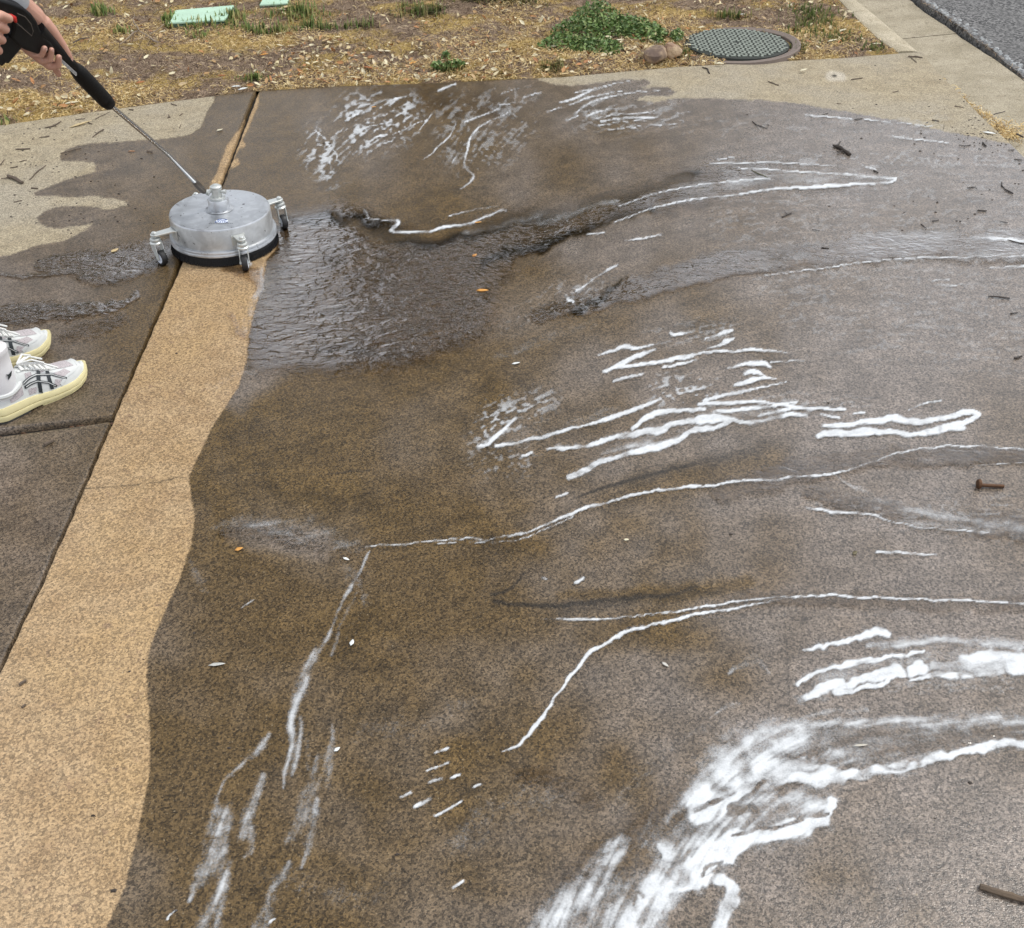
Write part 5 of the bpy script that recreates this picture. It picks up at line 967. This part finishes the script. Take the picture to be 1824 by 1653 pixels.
YL = [(985, 100, .05, 20, CRM), (1155, 70, .04, 60, CRM), (1172, 68, .05, 40, CRM), (1100, 88, .045, 10, CRM), (1050, 122, .05, 80, CRM), (1005, 135, .05, 20, TAN), (880, 102, .06, 10, CRM), (905, 100, .05, -10, TAN), (735, 118, .05, 40, ORG), (655, 125, .06, -30, RST), (590, 45, .05, 30, TAN), (690, 100, .04, 0, CRM), (420, 160, .05, 0, WHT), (432, 162, .05, 20, WHT), (128, 191, .07, 30, CRM), (250, 153, .05, 20, RST), (395, 142, .045, 10, RST),
      (1318, 32, .05, -10, WHT), (1430, 130, .05, 30, CRM), (1480, 82, .06, 15, CRM), (1560, 82, .05, -20, CRM), (1500, 60, .06, 30, CRM), (1280, 118, .05, -20, CRM), (1225, 86, .05, 10, CRM), (290, 66, .04, 20, CRM), (356, 42, .05, 50, CRM), (510, 20, .09, 20, TAN), (500, 24, .07, -20, CRM), (780, 115, .05, 0, CRM), (470, 105, .05, 10, ORG)]
YN = ['cream leaf at the near foot of the large weed clump', 'cream leaf on the right shoulder of the large weed clump', 'cream leaf behind the larger brown rock', 'cream leaf in front of the large weed clump', 'cream leaf between the weed clump and the driveway edge', 'tan leaf at the driveway edge below the weed clump',
      'long cream leaf in the litter left of the weed clump', 'tan leaf beside the long cream leaf left of the weed clump', 'orange leaf in the litter left of the low weed', 'rust red leaf near the driveway edge, third of the way across', 'tan leaf near the top, right of the second green lid', 'small cream leaf in the brown patch in mid yard', 'white leaf at the driveway edge left of the joint top',
      'white leaf touching the joint top at the driveway edge', 'cream leaf at the driveway edge below the black grip', 'rust red leaf right of the black grip', 'rust brown leaf left of the white leaves by the joint', 'white curled leaf behind the manhole cover', 'cream leaf on the dry strip right of the manhole cover', 'cream leaf in the grass right of the manhole cover', 'cream leaf in the kerb corner grass', 'cream leaf highest in the grass by the kerb',
      'cream leaf at the front rim of the manhole cover', 'cream leaf at the left rim of the manhole cover', 'small cream leaf right of the branching twig', 'cream leaf in front of the pale green lid', 'largest curled tan leaf below the second green lid', 'cream leaf under the curled tan leaf by the second lid', 'cream leaf just left of the low weed', 'orange leaf in the brown litter above the joint top']
for i, (px, py, L_, yaw, c_) in enumerate(YL): one_leaf(px, py, L_ * .8, yaw, c_, YN[i], 'larger dry leaves in the yard', 1.0, .012, 1.6)
# ------------------------------------------------------------------ twigs, stick, bolt, crumbs
TWM = simple('wet_twig', (.035, .026, .020), .6, 0, .5, 60, .6); TWD = simple('dry_twig', (.10, .075, .055), .85, 0, .5, 60, .6); STK = simple('weathered_stick', (.10, .072, .048), .8, 0, .7, 30, .8)
def twig(segs, lab, grp, m=TWM, z=None):
    c = G(*segs[0][0][:2]); yard_ = c[1] > float(ytop(c[0])); zb = (float(yard_z(c[0], c[1])) + .012) if yard_ else 0.
    o = tag(empty('twig', (c[0], c[1], zb)), lab, 'twig', grp) if len(segs) > 1 else None
    for i, sg in enumerate(segs):
        pts = []; rad = []
        P_ = [V3(G(a, b)) for a, b, r_ in sg]; rr = [r_ * .82 for *_, r_ in sg]
        for k in range(len(P_) - 1):
            for f_ in (0, .35, .7):
                q = P_[k].lerp(P_[k + 1], f_); r_ = rr[k] + (rr[k + 1] - rr[k]) * f_; L_ = (P_[k + 1] - P_[k]).length; j = L_ * .035 if f_ else 0
                pts.append(V3((q.x - c[0] + random.uniform(-j, j), q.y - c[1] + random.uniform(-j, j), r_ * .9 + (.003 if i else .001)))); rad.append(r_ * random.uniform(.85, 1.15))
        q = P_[-1]; pts.append(V3((q.x - c[0], q.y - c[1], rr[-1] * .9 + (.006 if i else .001)))); rad.append(rr[-1])
        ob = MB().tube(pts, rad, 6).build('stem' if o and i == 0 else 'branchlet' if o else 'twig', m, o)
        if not o: ob.location = (c[0], c[1], zb); tag(ob, lab, 'twig', grp); o2 = ob
    return o
TG = 'twigs scattered on the driveway'
twig([[(1484, 261, .006), (1497, 266, .0085), (1514, 278, .007)], [(1490, 262, .004), (1496, 255, .003)], [(1500, 272, .0045), (1490, 273, .003)]], 'thick black forked twig at upper right of the wet driveway', TG)
twig([[(15, 316, .008), (28, 321, .0085), (41, 328, .007)], [(16, 318, .003), (3, 321, .002)]], 'thick broken twig stub on the dry left concrete', TG, TWD)
twig([[(1744, 1582, .0055), (1775, 1592, .0065), (1810, 1603, .0065), (1870, 1616, .006)], [(1822, 1598, .003), (1840, 1606, .003)]], 'weathered stick entering at the lower right corner', TG, STK)
twig([[(80, 229, .0028), (95, 226, .004), (109, 217, .002)], [(95, 226, .002), (101, 227, .0015)]], 'crooked dark twig left of the pale straw leaf', TG, TWD)
twig([[(53, 321, .002), (66, 308, .003), (82, 295, .0015)]], 'thin straight twig right of the thick broken stub', TG, TWD)
twig([[(165, 245, .002), (176, 237, .003), (184, 231, .002)], [(178, 236, .002), (186, 234, .003)]], 'curled twig under the lance on the dry concrete', TG, TWD)
twig([[(1338, 304, .0022), (1352, 312, .004), (1368, 318, .0025)]], 'olive twig inside the V of foam', TG, simple('olive_twig', (.09, .085, .05), .7, 0, .4))
twig([[(1340, 217, .002), (1348, 224, .003), (1367, 230, .0018)]], 'thin bent twig on grey wet concrete below the dry strip', TG)
twig([[(1794, 429, .003), (1808, 433, .0035), (1830, 437, .003)]], 'twig cut off by the right edge under the gutter corner', TG)
twig([[(1784, 326, .0025), (1785, 333, .0025), (1790, 338, .002)]], 'small hooked twig near the right edge', TG)
twig([[(1760, 529, .0025), (1780, 531, .004), (1798, 533, .003)]], 'dark twig at the right edge below the sky-bright stream', TG)
twig([[(1251, 121, .003), (1260, 124, .0045), (1264, 132, .003)]], 'black curled twig on the dry edge in front of the manhole cover', TG)
twig([[(1410, 380, .002), (1402, 384, .0025), (1393, 388, .003)], [(1402, 384, .0015), (1396, 377, .001)]], 'small forked twig below the V of foam', TG)
twig([[(1617, 102, .003), (1630, 102, .0045), (1643, 104, .003)]], 'dark twig lying in the kerb corner', TG, TWD)
twig([[(215, 92, .003), (240, 70, .004), (250, 67, .004), (268, 78, .005), (284, 88, .006)], [(250, 67, .004), (240, 48, .003), (242, 38, .002)], [(268, 74, .003), (295, 56, .002)]], 'long pale branching twig on the yard soil', None, simple('grey_twig', (.24, .19, .14), .9, 0, .3))
twig([[(134, 92, .004), (146, 85, .005), (164, 82, .003)]], 'short dark bent twig on the yard right of the hand', None, TWD)
LMK = [(390, 400, 'surface cleaner'), (1500, 268, 'thick forked black twig'), (1760, 868, 'rusty bolt'), (1790, 235, 'gutter debris corner'), (75, 690, 'near white shoe'), (1630, 100, 'kerb corner of the driveway'), (141, 224, 'pale straw leaf'), (28, 320, 'thick broken twig stub'), (1497, 137, 'pale ringed pit in the dry concrete'), (200, 195, 'black grip sleeve'), (1590, 320, 'tip of the foam V'), (1779, 531, 'dark twig at the right edge'), (0, 1195, 'lower left corner joint'), (440, 180, 'top of the slab joint')]
ORDN = ['nearest', 'second nearest', 'third nearest', 'fourth nearest', 'fifth nearest', 'sixth nearest', 'seventh nearest', 'eighth nearest', 'ninth nearest', 'tenth nearest', 'eleventh nearest', 'twelfth nearest', 'thirteenth nearest']; cnt = {}
TWL = [[(1463, 443, .004), (1476, 444, .003)], [(1368, 146, .003), (1387, 153, .003)], [(1465, 205, .002), (1475, 202, .002)], [(1522, 214, .003), (1536, 212, .002)], [(1516, 143, .003), (1536, 140, .003)], [(1723, 336, .003), (1738, 334, .002)], [(1708, 259, .002), (1718, 261, .002), (1729, 259, .002)], [(1741, 376, .003), (1757, 377, .003)], [(1790, 339, .0035), (1804, 346, .003)], [(1750, 255, .004), (1756, 262, .004)],
          [(1556, 305, .004), (1564, 309, .003)], [(1806, 285, .003), (1820, 286, .002)], [(1795, 268, .002), (1806, 268, .002)], [(28, 267, .003), (54, 266, .003)], [(88, 244, .003), (70, 246, .002)], [(155, 218, .003), (164, 222, .003)], [(230, 196, .003), (238, 197, .003)], [(305, 186, .003), (315, 189, .002)], [(300, 205, .002), (303, 210, .003), (298, 211, .002)], [(320, 207, .002), (325, 203, .002)], [(320, 229, .002), (322, 222, .001)],
          [(18, 300, .002), (32, 298, .003)], [(35, 289, .002), (48, 286, .002)], [(25, 361, .002), (40, 358, .002)], [(56, 336, .003), (68, 337, .003)], [(262, 270, .003), (272, 272, .003)], [(135, 214, .002), (152, 212, .002)], [(100, 205, .002), (112, 203, .001)], [(8, 285, .002), (2, 295, .003)], [(170, 213, .002), (195, 200, .001)], [(145, 265, .002), (108, 274, .002)], [(80, 795, .006), (97, 786, .004)], [(35, 1222, .004), (47, 1214, .003)], [(40, 1262, .003), (46, 1256, .002)], [(1446, 410, .002), (1460, 412, .002)],
          [(1780, 395, .002), (1795, 398, .002)], [(1660, 395, .002), (1672, 393, .002)], [(1640, 400, .002), (1650, 408, .002)], [(1810, 240, .004), (1822, 246, .004)], [(1770, 205, .003), (1790, 199, .002)], [(1700, 190, .003), (1716, 192, .002)], [(1620, 100, .002), (1632, 112, .002)], [(1590, 165, .002), (1600, 163, .002)], [(1660, 215, .003), (1672, 217, .003)], [(1490, 185, .002), (1498, 186, .002)], [(575, 256, .003), (590, 257, .002)], [(1800, 560, .003), (1812, 558, .002)], [(1806, 640, .004), (1820, 636, .003)]]
TWL.sort(key=lambda q: min(math.hypot(q[0][0] - a, (q[0][1] - b_) * 1.6) for a, b_, _ in LMK))
for q in TWL:
    dl = sorted((math.hypot(q[0][0] - a, (q[0][1] - b_) * 1.6), i, n_) for i, (a, b_, n_) in enumerate(LMK))[0]; cnt[dl[1]] = cnt.get(dl[1], 0) + 1
    twig([q], 'tiny dark twig bit, %s to the %s' % (ORDN[cnt[dl[1]] - 1], dl[2]), 'tiny twig bits on the concrete', TWD if q[0][0] < 400 or q[0][1] < 200 else TWM)
# rusty bolt
c = G(1740, 868); bt = tag(empty('bolt', (c[0], c[1], 0)), 'rusty brown bolt lying near the right edge of the driveway', 'bolt'); RUSTM = simple('rust', (.10, .048, .022), .55, .5, .6, 120, .6)
e1 = V3(G(1787, 869)) - V3(c); u_ = e1.normalized(); MB().tube([u_ * .004 + UP * .0075, e1 * .5 + UP * .006, e1 + UP * .005], [.0045, .0045, .0042], 10).build('shank', RUSTM, bt)
Mh = Matrix((UP.cross(u_), UP, u_)).transposed(); MB().lathe([(.0, -.002), (.011, -.001), (.0125, .003), (.0115, .006), (.005, .008)], 12, UP * .0105, Mh).build('bolt_head', RUSTM, bt)
# crumbs of dirt on the concrete, bits in the joint, corner of the gutter
def crumbs(name, pts, s0, s1, m, lab, z=0.):
    pts = np.array(pts); n = len(pts); s = rng.uniform(s0, s1, n)
    return tag(scatter(name, [(-.5, -.3, 0), (.5, -.4, 0), (.4, .4, .05), (-.4, .35, 0), (0, 0, .5), (0, 0, .5)][:4] + [(-.2, -.2, .45), (.25, -.15, .4), (.2, .2, .42), (-.2, .2, .4)], [(4, 5, 6, 7), (0, 1, 5, 4), (1, 2, 6, 5), (2, 3, 7, 6), (3, 0, 4, 7)], np.stack([pts[:, 0], pts[:, 1], np.full(n, z)], -1), rots(n, .15), np.stack([s, s * rng.uniform(.5, 1., n), s * .7], -1), m), lab, None, None, 'stuff')
pp = []
for _ in range(800):
    a = random.random()
    if a < .28: px, py = random.uniform(-20, 380), random.uniform(185, 420); k = random.random() < math.exp(-((px - 60) / 180) ** 2)
    elif a < .55: px, py = random.uniform(1350, 1830), random.uniform(100, 420); k = random.random() < sstep(1300, 1800, px)
    elif a < .7: px, py = random.gauss(1760, 45), random.gauss(236, 18); k = True
    else: px, py = random.uniform(0, 1824), random.uniform(170, 1650); k = random.random() < .12
    p = G(px, py)
    if k and p[1] < float(ytop(p[0])) - .01 and p[0] < float(xright(p[1])) - .005: pp.append((p[0], p[1]))
crumbs('dirt_crumbs', pp, .003, .011, TWM, 'dark crumbs of dirt strewn on the concrete')
pp = [(u, float(jbu(np.array(u)) + jbl(np.array(u))) / 2 + random.uniform(-.006, .006)) for u in rng.uniform(-1.6, -1.03, 40)]; crumbs('joint_debris', pp, .008, .02, simple('wet_debris', (.09, .045, .022), .6, 0, .7, 70), 'wet leaf bits caught in the joint between the left slabs', -.020)
gx_, gy_ = [], []
for _ in range(700):
    p = G(*( (random.gauss(1788, 26), random.gauss(232, 11)) if random.random() < .62 else (lambda f_: (1650 + 150 * f_ + random.gauss(6, 5), 105 + 135 * f_ + random.gauss(0, 4)))(random.random() ** .5) ), -.02)
    if p[0] > float(xko(p[1])) + .008: gx_.append(p[0]); gy_.append(p[1])
gx_ = np.array(gx_); gy_ = np.array(gy_); lay('gutter_debris', gx_, gy_, TSV, TSF, .015, .04, TASM, .004, .5, lab='brown tassels and grit gathered in the gutter corner', z=zgut(gy_) - .004)
k = rng.uniform(3, 7.2, 420); lay('edge_debris', xrd(k) + rng.normal(.006, .010, 420), k, TSV, TSF, .010, .03, MULM, .004, .5, lab='dark grit along the seam of gutter and road', z=-.055 + 0 * k)

k = rng.uniform(4.3, 7.4, 1300); kx = xko(k) + .004 + np.abs(rng.normal(0, .014, 1300)); lay('kerb_foot_grit', kx, k, TSV, TSF, .006, .020, TWM, .003, .4, lab='dark grit along the foot of the kerb', z=zgut(k) - .001)
k = rng.uniform(4.2, 7.6, 330); crumbs('road_edge_stones', np.stack([xrd(k) + .03 + np.abs(rng.normal(0, .018, 330)), k], -1), .012, .032, simple('pale_aggregate', (.34, .35, .35), .9, 0, .5, 40, .4), 'pale broken aggregate along the road edge', -.052)
